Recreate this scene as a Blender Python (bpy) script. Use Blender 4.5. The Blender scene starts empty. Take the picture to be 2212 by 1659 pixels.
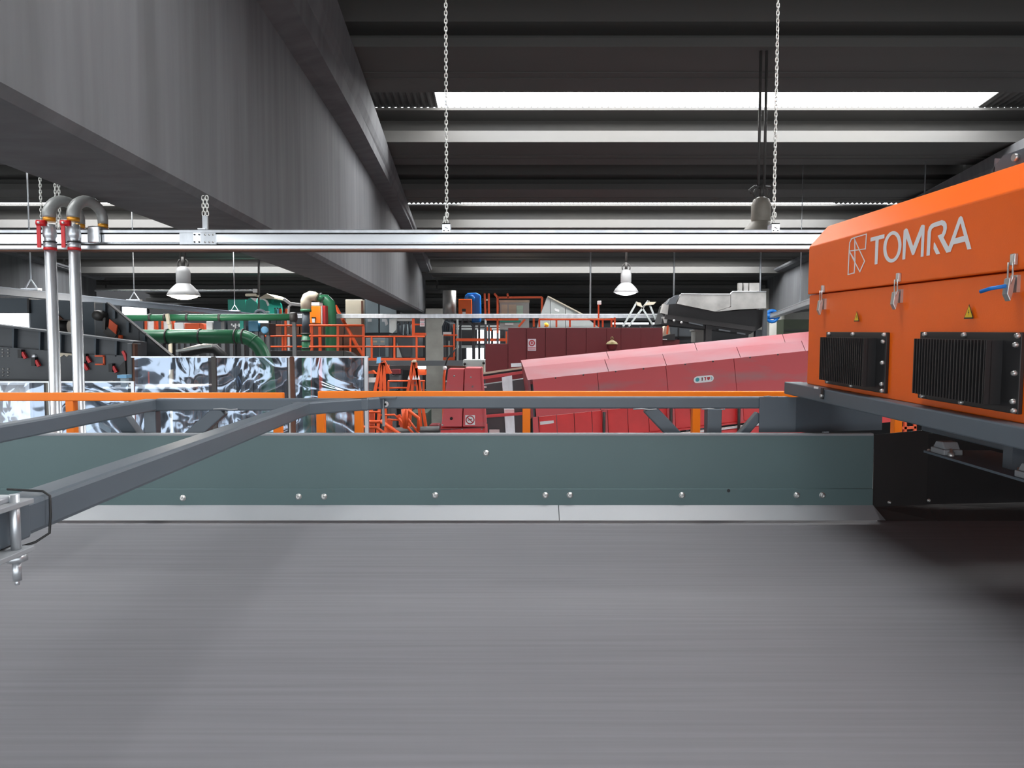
import bpy, bmesh, math, random
from mathutils import Vector, Matrix
random.seed(7)
R = math.radians
SC = bpy.context.scene
COL = SC.collection
EZ = 4.5                       # eye height above the hall floor
FPX, CX, CY = 1600.0, 1106.0, 829.5
PITCH = math.atan(90 / FPX)

# ------------------------------------------------------------------ camera, world, exposure
cam_d = bpy.data.cameras.new('camera')
cam_d.sensor_width = 36.0
cam_d.lens = 36.0 * FPX / 2212.0
cam_d.clip_start = 0.02
cam_d.clip_end = 200
cam = bpy.data.objects.new('camera', cam_d)
COL.objects.link(cam)
cam.location = (0, 0, EZ)
cam.rotation_euler = (R(90) - PITCH, 0, 0)
SC.camera = cam
wd = bpy.data.worlds.new('world')
SC.world = wd
wd.use_nodes = True
WB = wd.node_tree.nodes['Background']
WB.inputs[0].default_value = (0.92, 0.96, 1.0, 1)
WB.inputs[1].default_value = 1.7
SC.view_settings.view_transform = 'Standard'
SC.view_settings.look = 'None'
SC.view_settings.gamma = 1.0
SC.view_settings.use_curve_mapping = False
SC.view_settings.exposure = 0.7
SKY_EMIT = 10.0
SC.cycles.max_bounces = 8
SC.cycles.transparent_max_bounces = 12
SC.cycles.use_denoising = True

# ------------------------------------------------------------------ helpers
def P(px, py, Y):
    """world point on the picture ray (px,py) at distance Y from the eye along the hall"""
    a, b = (px - CX) / FPX, (CY - py) / FPX
    c, s = math.cos(PITCH), math.sin(PITCH)
    d = Vector((a, c + b * s, -s + b * c))
    d *= Y / d.y
    return Vector((d.x, d.y, d.z + EZ))

def PX(px, py, X):
    """same, on the plane x = X"""
    a, b = (px - CX) / FPX, (CY - py) / FPX
    c, s = math.cos(PITCH), math.sin(PITCH)
    d = Vector((a, c + b * s, -s + b * c))
    d *= X / d.x
    return Vector((d.x, d.y, d.z + EZ))

def W(x, y, z):
    """point given relative to the eye"""
    return Vector((x, y, z + EZ))

def s2l(c):
    return tuple((v / 255 / 12.92) if v / 255 <= 0.04045 else ((v / 255 + 0.055) / 1.055) ** 2.4 for v in c)

class MB:
    def __init__(self):
        self.v, self.f, self.s = [], [], []
    def add(self, verts, faces, smooth=False):
        b = len(self.v)
        self.v += [Vector(p) for p in verts]
        self.f += [tuple(b + i for i in f) for f in faces]
        self.s += [smooth] * len(faces)
        return self
    def box(self, a, b):
        x0, x1 = sorted((a[0], b[0])); y0, y1 = sorted((a[1], b[1])); z0, z1 = sorted((a[2], b[2]))
        return self.add([(x0,y0,z0),(x1,y0,z0),(x1,y1,z0),(x0,y1,z0),(x0,y0,z1),(x1,y0,z1),(x1,y1,z1),(x0,y1,z1)],
                        [(3,2,1,0),(4,5,6,7),(0,1,5,4),(1,2,6,5),(2,3,7,6),(3,0,4,7)])
    def prism(self, poly, ext):
        """poly: 3D polygon, extruded by the vector ext"""
        n = len(poly); e = Vector(ext)
        v = [Vector(p) for p in poly] + [Vector(p) + e for p in poly]
        nrm = Vector()
        for i in range(n):
            nrm += v[i].cross(v[(i + 1) % n])
        f = [tuple(range(n)), tuple(range(2 * n - 1, n - 1, -1))]
        f += [(i + n, (i + 1) % n + n, (i + 1) % n, i) for i in range(n)]
        if nrm.dot(e) > 0:
            f = [tuple(reversed(q)) for q in f]
        return self.add(v, f)
    def bar(self, p, q, w, h, up=(0, 0, 1)):
        """rectangular bar from p to q; w sideways, h along up"""
        p, q = Vector(p), Vector(q)
        d = (q - p).normalized(); u = Vector(up)
        if abs(d.dot(u)) > 0.98:
            u = Vector((0, 1, 0))
        sd = d.cross(u).normalized(); u = sd.cross(d).normalized()
        c = [(-1,-1),(1,-1),(1,1),(-1,1)]
        v = [o + sd * (a * w / 2) + u * (b * h / 2) for o in (p, q) for a, b in c]
        return self.add(v, [(0,1,2,3),(7,6,5,4),(0,4,5,1),(1,5,6,2),(2,6,7,3),(3,7,4,0)])
    def tube(self, path, r, n=10, caps=True, closed=False):
        path = [Vector(p) for p in path]
        m = len(path); rs = r if isinstance(r, (list, tuple)) else [r] * m
        b = len(self.v); prev = None
        for i, p in enumerate(path):
            if closed:
                t = path[(i + 1) % m] - path[i - 1]
            else:
                t = path[min(i + 1, m - 1)] - path[max(i - 1, 0)]
            t.normalize()
            if prev is None:
                a = Vector((0, 0, 1)) if abs(t.z) < 0.9 else Vector((1, 0, 0))
                u = t.cross(a).normalized()
            else:
                u = (prev - t * prev.dot(t)).normalized()
            prev = u; w = t.cross(u)
            for k in range(n):
                an = 2 * math.pi * k / n
                self.v.append(p + (u * math.cos(an) + w * math.sin(an)) * rs[i])
        for i in range(m if closed else m - 1):
            j = (i + 1) % m
            for k in range(n):
                k2 = (k + 1) % n
                self.f.append((b + i*n + k, b + i*n + k2, b + j*n + k2, b + j*n + k)); self.s.append(True)
        if caps and not closed:
            self.f.append(tuple(b + k for k in range(n - 1, -1, -1))); self.s.append(False)
            self.f.append(tuple(b + (m-1)*n + k for k in range(n))); self.s.append(False)
        return self
    def cyl(self, p, q, r, n=12, r2=None):
        return self.tube([p, q], [r, r if r2 is None else r2], n)
    def lathe(self, c, prof, n=24, axis=(0, 0, 1)):
        c = Vector(c); ax = Vector(axis).normalized()
        q = Vector((0, 0, 1)).rotation_difference(ax)
        b = len(self.v); m = len(prof)
        for r, z in prof:
            for k in range(n):
                an = 2 * math.pi * k / n
                self.v.append(c + q @ Vector((r * math.cos(an), r * math.sin(an), z)))
        for i in range(m - 1):
            for k in range(n):
                k2 = (k + 1) % n
                self.f.append((b + i*n + k, b + i*n + k2, b + (i+1)*n + k2, b + (i+1)*n + k)); self.s.append(True)
        return self
    def build(self, name, mat, parent=None, label=None, bevel=0.0, kind=None, seg=2):
        me = bpy.data.meshes.new(name)
        o = bpy.data.objects.new(name, me)
        COL.objects.link(o)
        off = Vector((0, 0, 0))
        if parent is not None:
            o.parent = parent
            inv = LOCAL.get(parent.name)
            vs = [inv @ p for p in self.v] if inv else self.v
        else:
            lo = [min(p[i] for p in self.v) for i in range(3)]; hi = [max(p[i] for p in self.v) for i in range(3)]
            off = Vector(((lo[0] + hi[0]) / 2, (lo[1] + hi[1]) / 2, lo[2]))
            o.location = off
            vs = [p - off for p in self.v]
            LOCAL[o.name] = Matrix.Translation(-off)
        if parent is not None:
            LOCAL[o.name] = LOCAL.get(parent.name)
        me.from_pydata([tuple(p) for p in vs], [], self.f)
        me.polygons.foreach_set('use_smooth', self.s)
        me.materials.append(mat)
        if bevel:
            md = o.modifiers.new('bevel', 'BEVEL'); md.width = bevel; md.segments = seg; md.limit_method = 'ANGLE'; md.angle_limit = R(40)
        if label: o['label'] = label
        if kind: o['kind'] = kind
        return o
LOCAL = {}

def T(name, loc, label, cat, group=None, rot=None):
    o = bpy.data.objects.new(name, None)
    COL.objects.link(o)
    o.empty_display_size = 0.1
    o.location = loc
    M = Matrix.Translation(Vector(loc))
    if rot:
        o.rotation_euler = rot
        M = M @ Matrix.Rotation(rot[0], 4, 'X')
    LOCAL[o.name] = M.inverted()
    return tag(o, label, cat, group)
def tag(o, label, cat, group=None):
    o['label'] = label; o['category'] = cat
    if group: o['group'] = group
    return o
def struct(o, label=None):
    o['kind'] = 'structure'
    if label: o['label'] = label
    return o
def copy_part(src, parent, delta):
    """a copy of a part sharing its mesh, moved by delta (parent space)"""
    c = src.copy(); COL.objects.link(c); c.parent = parent
    c.location = Vector(src.location) + Vector(delta)
    return c
def arc(c, r, a0, a1, u, v, n=8):
    c, u, v = Vector(c), Vector(u), Vector(v)
    return [c + (u * math.cos(a0 + (a1 - a0) * i / n) + v * math.sin(a0 + (a1 - a0) * i / n)) * r for i in range(n + 1)]

# ------------------------------------------------------------------ materials
def mat(name, col, rough=0.5, metal=0.0, vary=0.12, scale=6.0, stretch=(1, 1, 1), bump=0.0, col2=None, thresh=None, spec=0.5, coat=0.0, bscale=None):
    m = bpy.data.materials.new(name); m.use_nodes = True
    nt = m.node_tree; b = nt.nodes['Principled BSDF']
    b.inputs['Roughness'].default_value = rough
    b.inputs['Metallic'].default_value = metal
    b.inputs['Specular IOR Level'].default_value = spec
    if coat: b.inputs['Coat Weight'].default_value = coat
    c = s2l(col)
    tc = nt.nodes.new('ShaderNodeTexCoord'); mp = nt.nodes.new('ShaderNodeMapping')
    mp.inputs['Scale'].default_value = stretch
    nt.links.new(tc.outputs['Object'], mp.inputs['Vector'])
    nz = nt.nodes.new('ShaderNodeTexNoise'); nz.inputs['Scale'].default_value = scale; nz.inputs['Detail'].default_value = 5
    nt.links.new(mp.outputs['Vector'], nz.inputs['Vector'])
    rp = nt.nodes.new('ShaderNodeValToRGB')
    if col2 is None:
        rp.color_ramp.elements[0].color = tuple(v * (1 - vary) for v in c) + (1,)
        rp.color_ramp.elements[1].color = tuple(min(1, v * (1 + vary)) for v in c) + (1,)
        rp.color_ramp.elements[0].position, rp.color_ramp.elements[1].position = 0.3, 0.7
    else:
        rp.color_ramp.elements[0].color = c + (1,)
        rp.color_ramp.elements[1].color = s2l(col2) + (1,)
        rp.color_ramp.elements[0].position, rp.color_ramp.elements[1].position = thresh or (0.45, 0.65)
    nt.links.new(nz.outputs['Fac'], rp.inputs['Fac'])
    nt.links.new(rp.outputs['Color'], b.inputs['Base Color'])
    if bump:
        bp = nt.nodes.new('ShaderNodeBump'); bp.inputs['Strength'].default_value = bump; bp.inputs['Distance'].default_value = 0.01
        if bscale:
            n2 = nt.nodes.new('ShaderNodeTexNoise'); n2.inputs['Scale'].default_value = bscale; n2.inputs['Detail'].default_value = 3
            nt.links.new(mp.outputs['Vector'], n2.inputs['Vector'])
            nt.links.new(n2.outputs['Fac'], bp.inputs['Height'])
        else:
            nt.links.new(nz.outputs['Fac'], bp.inputs['Height'])
        nt.links.new(bp.outputs['Normal'], b.inputs['Normal'])
    return m
def emit(name, col, strength):
    m = bpy.data.materials.new(name); m.use_nodes = True
    nt = m.node_tree; b = nt.nodes['Principled BSDF']
    b.inputs['Base Color'].default_value = (0.8, 0.8, 0.8, 1)
    b.inputs['Emission Color'].default_value = s2l(col) + (1,)
    b.inputs['Emission Strength'].default_value = strength
    return m

M = {}
M['belt'] = mat('belt_rubber', (110, 110, 114), 0.72, vary=0.10, scale=12, stretch=(0.10, 5.0, 1), bump=0.03, bscale=120)
M['greensteel'] = mat('grey_green_steel', (84, 106, 107), 0.42, vary=0.03, scale=3)
M['frame'] = mat('frame_grey_paint', (86, 95, 103), 0.45, vary=0.05, scale=5)
M['skirt'] = mat('skirt_grey_plate', (140, 143, 146), 0.45, vary=0.04, scale=3)
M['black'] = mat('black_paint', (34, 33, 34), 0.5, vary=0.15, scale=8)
M['blackshade'] = mat('black_or_shade_plate', (44, 42, 42), 0.55, vary=0.1, scale=5)  # true black on the conveyor rails, painted shade on the end guard
M['bolt'] = mat('zinc_bolt', (200, 200, 198), 0.35, 0.85, vary=0.1, scale=30)
M['galv'] = mat('galvanised_steel', (196, 200, 204), 0.36, 0.8, vary=0.14, scale=14, stretch=(1, 1, 0.4))
M['alu'] = mat('bright_aluminium', (238, 241, 244), 0.24, 0.9, vary=0.05, scale=4, stretch=(0.3, 1, 1))
M['chain'] = mat('zinc_chain', (215, 215, 210), 0.4, 0.5, vary=0.1, scale=20)
M['orange'] = mat('orange_paint', (250, 106, 12), 0.42, vary=0.04, scale=4, bump=0.05, bscale=260, spec=0.4)
M['orangerail'] = mat('orange_rail_paint', (255, 128, 14), 0.45, vary=0.03, scale=3)
M['orangefar'] = mat('orange_railing_paint', (214, 80, 26), 0.5, vary=0.08, scale=3)
M['concrete'] = mat('beam_concrete', (92, 93, 95), 0.85, vary=0.2, scale=3.0, stretch=(1, 2.2, 0.14), bump=0.1, bscale=18)
M['concdark'] = mat('column_concrete', (152, 151, 145), 0.9, vary=0.12, scale=3, bump=0.1, bscale=20)
M['roof'] = mat('roof_concrete', (78, 77, 75), 0.85, vary=0.08, scale=0.8, stretch=(0.3, 2, 2))
M['sheet'] = mat('roof_sheet', (78, 77, 76), 0.7, vary=0.1, scale=2)
M['wall'] = mat('far_wall', (62, 62, 63), 0.9, vary=0.1, scale=1)
M['floor'] = mat('floor_concrete', (98, 100, 102), 0.8, vary=0.15, scale=1)
M['red'] = mat('red_paint', (226, 60, 60), 0.5, vary=0.1, scale=3)
M['redworn'] = mat('red_worn_paint', (216, 88, 92), 0.55, scale=1.6, col2=(166, 120, 122), thresh=(0.52, 0.74), stretch=(0.6, 1, 2.2))
M['redtop'] = mat('red_dusty_paint', (142, 66, 73), 0.5, scale=1.4, col2=(130, 99, 106), thresh=(0.42, 0.72), stretch=(0.5, 1, 2))
M['darkred'] = mat('dark_red_paint', (104, 26, 32), 0.5, vary=0.08, scale=2)
M['dgrey'] = mat('dark_grey_machine', (74, 78, 82), 0.5, vary=0.06, scale=3)
M['dblue'] = mat('blue_grey_machine', (66, 76, 84), 0.5, vary=0.05, scale=3)
M['grey'] = mat('mid_grey_paint', (180, 186, 184), 0.5, vary=0.06, scale=3)
M['lblue'] = mat('blue_grey_cabinet', (150, 166, 172), 0.5, vary=0.05, scale=3)
M['beige'] = mat('beige_paint', (202, 193, 172), 0.6, vary=0.05, scale=3)
M['white'] = mat('white_print', (236, 236, 236), 0.5, vary=0.02)
M['green'] = mat('green_pipe', (44, 108, 74), 0.35, vary=0.06, scale=3)
M['trunk'] = mat('blue_grey_trunking', (92, 102, 114), 0.45, 0.2, vary=0.06)
M['teal'] = mat('teal_paint', (34, 152, 134), 0.45, vary=0.06, scale=3)
M['blue'] = mat('blue_paint', (8, 112, 196), 0.4, vary=0.06, scale=3)
M['lightblue'] = mat('light_blue_paint', (120, 180, 220), 0.4, vary=0.03)
M['brass'] = mat('brass_fitting', (214, 150, 50), 0.35, 0.5, vary=0.15, scale=30)
M['pvc'] = mat('grey_elbow', (150, 152, 150), 0.4, 0.3, vary=0.08, scale=20)
M['valvered'] = mat('red_handle', (196, 24, 30), 0.4, vary=0.05)
M['yellow'] = mat('yellow_print', (238, 196, 40), 0.5, vary=0.02)
M['lamp'] = mat('lamp_grey', (150, 150, 150), 0.5, 0.2, vary=0.05)
M['lampold'] = mat('lamp_dusty_grey', (138, 132, 122), 0.6, 0.1, vary=0.12, scale=12)
M['darkmetal'] = mat('dark_metal', (70, 68, 66), 0.5, 0.3)
M['olive'] = mat('olive_metal', (120, 104, 60), 0.5, 0.3)
M['hopper'] = mat('hopper_steel', (176, 174, 170), 0.38, 0.55, vary=0.2, scale=4)
M['rust'] = mat('rusty_brown', (96, 62, 46), 0.7, vary=0.2, scale=6)
M['signred'] = mat('red_print', (190, 50, 60), 0.5, vary=0.02)
M['signdark'] = mat('black_print', (30, 30, 30), 0.5, vary=0.02)
M['signteal'] = mat('teal_print', (60, 160, 170), 0.5, vary=0.02)
M['lamp_on'] = emit('lamp_glow', (255, 232, 205), 18.0)
M['lamp_on_dim'] = emit('lamp_glow_dim', (250, 250, 255), 2.5)
M['tube_on'] = emit('strip_light_glow', (240, 248, 255), 3.0)
M['daylight'] = emit('daylight_pane', (238, 245, 255), 2.2)
def skylight_mat():
    m = emit('skylight_sheet', (252, 250, 246), SKY_EMIT)
    nt = m.node_tree; b = nt.nodes['Principled BSDF']
    tc = nt.nodes.new('ShaderNodeTexCoord'); wv = nt.nodes.new('ShaderNodeTexWave')
    wv.inputs['Scale'].default_value = 1.7; wv.bands_direction = 'X'
    rp = nt.nodes.new('ShaderNodeValToRGB')
    rp.color_ramp.elements[0].color = (0.30, 0.42, 0.66, 1); rp.color_ramp.elements[0].position = 0.0
    rp.color_ramp.elements[1].color = (0.98, 0.97, 0.94, 1); rp.color_ramp.elements[1].position = 0.12
    nt.links.new(tc.outputs['Object'], wv.inputs['Vector'])
    nt.links.new(wv.outputs['Fac'], rp.inputs['Fac'])
    nt.links.new(rp.outputs['Color'], b.inputs['Emission Color'])
    return m
M['skylight'] = skylight_mat()
def curtain_mat():
    m = bpy.data.materials.new('clear_plastic'); m.use_nodes = True
    nt = m.node_tree; nt.nodes.clear()
    out = nt.nodes.new('ShaderNodeOutputMaterial'); mx = nt.nodes.new('ShaderNodeMixShader')
    tr = nt.nodes.new('ShaderNodeBsdfTransparent'); tr.inputs[0].default_value = (0.86, 0.9, 0.96, 1)
    gl = nt.nodes.new('ShaderNodeBsdfGlossy'); gl.inputs['Color'].default_value = (0.66, 0.80, 1.0, 1); gl.inputs['Roughness'].default_value = 0.13
    mx.inputs[0].default_value = 0.36
    nt.links.new(tr.outputs[0], mx.inputs[1]); nt.links.new(gl.outputs[0], mx.inputs[2]); nt.links.new(mx.outputs[0], out.inputs[0])
    tc = nt.nodes.new('ShaderNodeTexCoord'); mp = nt.nodes.new('ShaderNodeMapping'); mp.inputs['Scale'].default_value = (1.3, 1, 1.1)
    nz = nt.nodes.new('ShaderNodeTexNoise'); nz.inputs['Scale'].default_value = 1.9; nz.inputs['Detail'].default_value = 1.2; nz.inputs['Distortion'].default_value = 1.6
    bp = nt.nodes.new('ShaderNodeBump'); bp.inputs['Strength'].default_value = 0.8; bp.inputs['Distance'].default_value = 0.12
    nt.links.new(tc.outputs['Object'], mp.inputs[0]); nt.links.new(mp.outputs[0], nz.inputs['Vector'])
    nt.links.new(nz.outputs['Fac'], bp.inputs['Height']); nt.links.new(bp.outputs['Normal'], gl.inputs['Normal'])
    return m
M['curtain'] = curtain_mat()

exec_parts = []
# ================================================================== SETTING
struct(MB().box((-24, -8, -0.2), (19, 32, 0)).build('floor', M['floor']))
struct(MB().box((-24, 31, 0), (19, 31.3, 7)).build('wall_far', M['wall']))
struct(MB().box((-24.3, -8, 0), (-24, 31.3, 9)).build('wall_left', M['wall']))
struct(MB().box((19, -8, 0), (19.3, 31.3, 9)).build('wall_right', M['wall']))

def zroof(Y):
    return 4.05 - 0.1 * Y
ELEM = [(-6.6, 0), (-4.1, 1), (-1.6, 0), (0.9, 0), (3.35, 1), (5.8, 0), (8.28, 0), (11.08, 1), (13.35, 0), (16.0, 1), (18.45, 0), (21.0, 1), (23.5, 0), (26.0, 0), (28.5, 0)]
BAYS = [(-23.5, -12.85, -22.0, -14.0), (-12.8, -2.4, -11.4, -3.3), (-2.35, 8.0, -1.08, 6.9), (8.05, 18.8, 9.0, 18.0)]
def roof_profile(Y0, lit):
    z = zroof(Y0); w = {8.28: 1.48, 13.35: 1.25}.get(Y0, 1.4)
    pts = [(Y0, z), (Y0 + w, z), (Y0 + w, z + 0.10), (Y0 + w - 0.15, z + 0.46), (Y0 + 0.16, z + 0.50), (Y0 - 0.02, z + 0.49)]
    if lit:
        pts += [(Y0 - 0.02, z + 0.455), (Y0 + 0.38, z + 0.42), (Y0 + 0.40, z + 0.22), (Y0 + 0.04, z + 0.175)]
    else:
        pts += [(Y0 - 0.02, z + 0.26), (Y0 + 0.30, z + 0.24), (Y0 + 0.30, z + 0.14), (Y0 + 0.02, z + 0.105)]
    return pts
for bx0, bx1, sx0, sx1 in BAYS:
    for Y0, lit in ELEM:
        if Y0 > 24 and bx0 < -13: continue
        poly = [W(bx0, y, z) for y, z in roof_profile(Y0, lit)]
        o = MB().prism(poly, (bx1 - bx0, 0, 0)).build('roof_beam', M['roof']); struct(o)
        g = MB()
        for gy, gz in ((0.75, 0.0), (0.95, 0.0)):       # shallow ribs along the soffit
            z = zroof(Y0)
            g.box(W(bx0, Y0 + gy, z - 0.012), W(bx1, Y0 + gy + 0.03, z + 0.01))
        g.build('soffit_rib', M['roof'], o)
        if lit and 5 < Y0 < 20:                          # saw-toothed closure strip under the skylight sheet
            zl = zroof(Y0) + 0.485; n = int((sx1 - sx0) / 0.094); pts = [(sx0, zl)]
            for i in range(n):
                x = sx0 + 0.094 * i
                pts += [(x + 0.03, zl + 0.012), (x + 0.047, zl + 0.040), (x + 0.064, zl + 0.012), (x + 0.094, zl + 0.012)]
            mb = MB(); vs = []; fs = []
            for k, (x, z) in enumerate(pts):
                vs += [W(x, Y0 - 0.012, zl - 0.002), W(x, Y0 - 0.012, z)]
                if k: fs.append((2*k - 2, 2*k, 2*k + 1, 2*k - 1))
            mb.add(vs, fs).build('closure_strip', M['sheet'], o)
def corrug(x0, x1, ya, za, yb, zb, pitch=0.094, amp=0.03):
    n = max(1, int((x1 - x0) / pitch)); mb = MB(); vs = []; fs = []
    prof = [(0.0, 0), (0.25, 1), (0.5, 1), (0.75, 0)]
    xs = []
    for i in range(n):
        for t, h in prof:
            xs.append((x0 + (i + t) * (x1 - x0) / n, h * amp))
    xs.append((x1, 0))
    for x, h in xs:
        vs.append(W(x, ya, za + h)); vs.append(W(x, yb, zb + h))
    for i in range(len(xs) - 1):
        fs.append((2*i, 2*i + 1, 2*i + 3, 2*i + 2))
    return mb.add(vs, fs)
wi = 0; ceil_mb = []
for bx0, bx1, sx0, sx1 in BAYS:
    for k in range(len(ELEM) - 1):
        Y0, Y1, lit = ELEM[k][0], ELEM[k + 1][0], ELEM[k + 1][1]
        if Y1 > 24 and bx0 < -13: continue
        ya, yb = Y0 + 1.05, Y1 + 0.20
        za, zb = zroof(Y0) + 0.50, zroof(Y1) + (0.535 if lit else 0.475)
        if lit:
            wi += 1
            struct(corrug(sx0, sx1, ya, za, yb, zb).build('window_%d' % wi, M['skylight']), 'corrugated translucent skylight strip between roof beams')
            ceil_mb += [corrug(bx0, sx0 - 0.02, ya, za, yb, zb), corrug(sx1 + 0.02, bx1, ya, za, yb, zb)]
        else:
            ceil_mb.append(corrug(bx0, bx1, ya, za, yb, zb))
ceil_ = None
for mb in ceil_mb:
    if ceil_ is None:
        ceil_ = struct(mb.build('ceiling', M['sheet']), 'corrugated roof sheeting between the roof beams')
    else:
        mb.build('roof_sheet', M['sheet'], ceil_)

# concrete I-beams running down the hall
def ztop(Y):
    return 2.55 if Y < 9 else (2.55 - 0.02 * (Y - 9) if Y < 15 else 2.43 - 0.075 * (Y - 15))
def hall_beam(name, x_of, Ys, label, width=0.62):
    secs = []
    for Y in Ys:
        x = x_of(Y); zt = ztop(Y); hs = max(0.10, min(1.0, (4.02 - 0.1 * Y - zt) / 0.85))
        s = [(0, 0.866), (0.03, 0.906), (0.03, zt), (0.26, zt + 0.06 * hs), (0.27, zt + 0.28 * hs), (0.31, zt + 0.44 * hs), (0.33, zt + 0.85 * hs),
             (-width - 0.33, zt + 0.85 * hs), (-width - 0.31, zt + 0.44 * hs), (-width - 0.26, zt + 0.06 * hs), (-width - 0.03, zt), (-width - 0.03, 0.906), (-width, 0.866)]
        secs.append([W(x - 0.03 + a, Y, b) for a, b in s])
    n = len(secs[0]); mb = MB()
    vs = [p for s in secs for p in s]; fs = []
    for i in range(len(secs) - 1):
        for k in range(n):
            k2 = (k + 1) % n
            fs.append((i*n + k, (i+1)*n + k, (i+1)*n + k2, i*n + k2))
    fs.append(tuple(range(n))); fs.append(tuple(range(len(secs)*n - 1, (len(secs)-1)*n - 1, -1)))
    mb.add(vs, fs)
    return struct(mb.build(name, M['concrete']), label)
YS = [-7.5, -3, 0, 2, 4, 6, 9, 12, 15, 17, 18.5, 20, 21.3, 22.4]
hall_beam('concrete_beam', lambda Y: -1.78 - 0.0415 * (Y - 2.58), YS, 'long deep concrete beam crossing the ceiling down to the grey column')
hall_beam('concrete_beam', lambda Y: -12.5, YS, 'far concrete beam behind the two galvanised pipes')
hall_beam('concrete_beam', lambda Y: 8.35, YS, 'concrete beam above the far round columns beside the orange machine')
for (a, b, Y, lab) in ((919, 957, 22.0, 'square concrete column under the end of the long beam'),):
    mb = MB(); p, q = P(a, 690, Y), P(b, 690, Y)
    mb.box((p.x, Y, 0), (q.x, Y + 0.55, EZ + 1.0))
    c = struct(mb.build('concrete_column', M['concdark'], bevel=0.02), lab)
for (a, b, Y, lab) in ((1645, 1667, 22.2, 'slim concrete column beyond the red conveyor cover'), (70, 92, 22.2, 'concrete column far behind the pipes')):
    mb = MB(); p, q = P(a, 690, Y), P(b, 690, Y)
    mb.box((p.x, Y, 0), (q.x, Y + 0.5, EZ + 1.6))
    struct(mb.build('concrete_column', M['concdark'], bevel=0.02), lab)
mb = MB(); p = P(1678, 700, 21.0); mb.cyl((p.x, 21.0, 0), (p.x, 21.0, EZ + 0.75), 0.2, 20)
struct(mb.build('concrete_column', M['concdark']), 'round concrete column beside the orange machine')
mb = MB(); a, b = P(1690, 700, 24), P(2300, 700, 24)
mb.box((a.x, 24, EZ - 1.0), (b.x, 24.2, EZ + 2.4)); struct(mb.build('wall_side', M['concdark']), 'pale concrete wall panels beyond the orange machine')
# ridged sheeting on the far wall
fw = bpy.data.objects['wall_far']
rib0 = MB().box((-3, 30.9, EZ + 0.9), (12, 31.02, EZ + 0.98)).build('wall_rib', M['wall'], fw)
for i in range(1, 12):
    copy_part(rib0, fw, (0, 0, 0.19 * i))

# daylight openings in the far and left parts of the hall
wins = [(-40, 66, 674, 713, 12.0), (264, 318, 663, 684, 24.0), (1031, 1048, 712, 742, 25.0), (1050, 1062, 714, 742, 25.0), (1064, 1082, 714, 742, 25.0), (1008, 1048, 752, 776, 24.0)]
for i, (x0, x1, y0, y1, Y) in enumerate(wins):
    wi += 1
    a, b = P(x0, y0, Y), P(x1, y1, Y)
    o = MB().box((a.x, Y, a.z), (b.x, Y + 0.03, b.z)).build('window_%d' % wi, M['daylight'])
    struct(o, 'bright daylight opening at the back of the hall')
    f = MB(); t = 0.05
    f.box((a.x - t, Y - 0.03, a.z - 0.0), (b.x + t, Y + 0.05, a.z + t)); f.box((a.x - t, Y - 0.03, b.z - t), (b.x + t, Y + 0.05, b.z))
    f.box((a.x - t, Y - 0.03, b.z), (a.x, Y + 0.05, a.z)); f.box((b.x, Y - 0.03, b.z), (b.x + t, Y + 0.05, a.z))
    f.build('window_frame', M['dgrey'], o)

# ================================================================== SORTER CONVEYOR IN FRONT
ZB = -0.735
t = T('conveyor_belt', W(0, 2, ZB), 'wide flat grey rubber belt running across the whole front', 'belt')
MB().box(W(-4.5, 0.55, ZB - 0.014), W(4.5, 3.04, ZB)).build('belt_top', M['belt'], t)
mb = MB().box(W(-4.5, 0.55, ZB - 0.40), W(4.5, 3.04, ZB - 0.02)); mb.build('slide_bed', M['dgrey'], t)
for lx in (-3.6, -1.2, 1.2, 3.6):
    for ly in (0.8, 2.85):
        MB().bar(W(lx, ly, ZB - 0.4), Vector((lx, ly, 0)), 0.12, 0.12).build('leg', M['dgrey'], t)

YP = 3.05
def bolt_mb(p, r=0.0105, d=0.009):
    mb = MB(); p = Vector(p)
    mb.lathe(p, [(r * 1.25, 0), (r * 1.25, 0.002), (r, 0.002), (r, d * 0.6), (r * 0.75, d), (r * 0.35, d), (r * 0.33, d * 0.5), (0.0001, d * 0.5)], 12, axis=(0, -1, 0))
    return mb
x0, x1 = -3.3, P(1886, 1000, YP).x
t = T('side_guard', (0, YP, P(0, 1090, YP).z), 'long grey-green steel side guard along the far edge of the belt', 'guard')
zt, zb1, zb2 = P(0, 941, YP).z, P(0, 1055, YP).z, P(0, 1090, YP).z
mb = MB(); mb.box((x0, YP, zb1 - 0.03), (x1, YP + 0.004, zt)); mb.build('upper_plate', M['greensteel'], t)
MB().box((x0, YP - 0.002, zt - 0.002), (x1, YP + 0.020, zt + 0.010)).build('top_lip', M['skirt'], t, bevel=0.004)
MB().box((x0, YP - 0.008, zb2 - 0.006), (x1, YP + 0.0, zb1)).build('lower_plate', M['greensteel'], t, bevel=0.002)
xs = P(1206, 1100, YP).x
for a, b, e in ((x0, xs - 0.002, 0), (xs + 0.002, x1, 0.012)):
    y1, z1, y2, z2 = YP - 0.009, zb2, YP - 0.075, W(0, 0, ZB + 0.012).z
    mb = MB(); mb.prism([(a, y1, z1), (a, y2, z2), (a, y2 + 0.004, z2), (a, y1 + 0.004, z1)], (b - a, 0, 0))
    if e: mb.prism([(b, y1, z1), (b, y2, z2), (b, y2 + 0.004, z2), (b, y1 + 0.004, z1)], (0.001, 0, 0)); mb.add([(b, y1, z1), (b, y2, z2), (b + 0.022, y2, z2)], [(0, 1, 2), (2, 1, 0)])
    mb.build('skirt_plate', M['skirt'], t)
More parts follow.
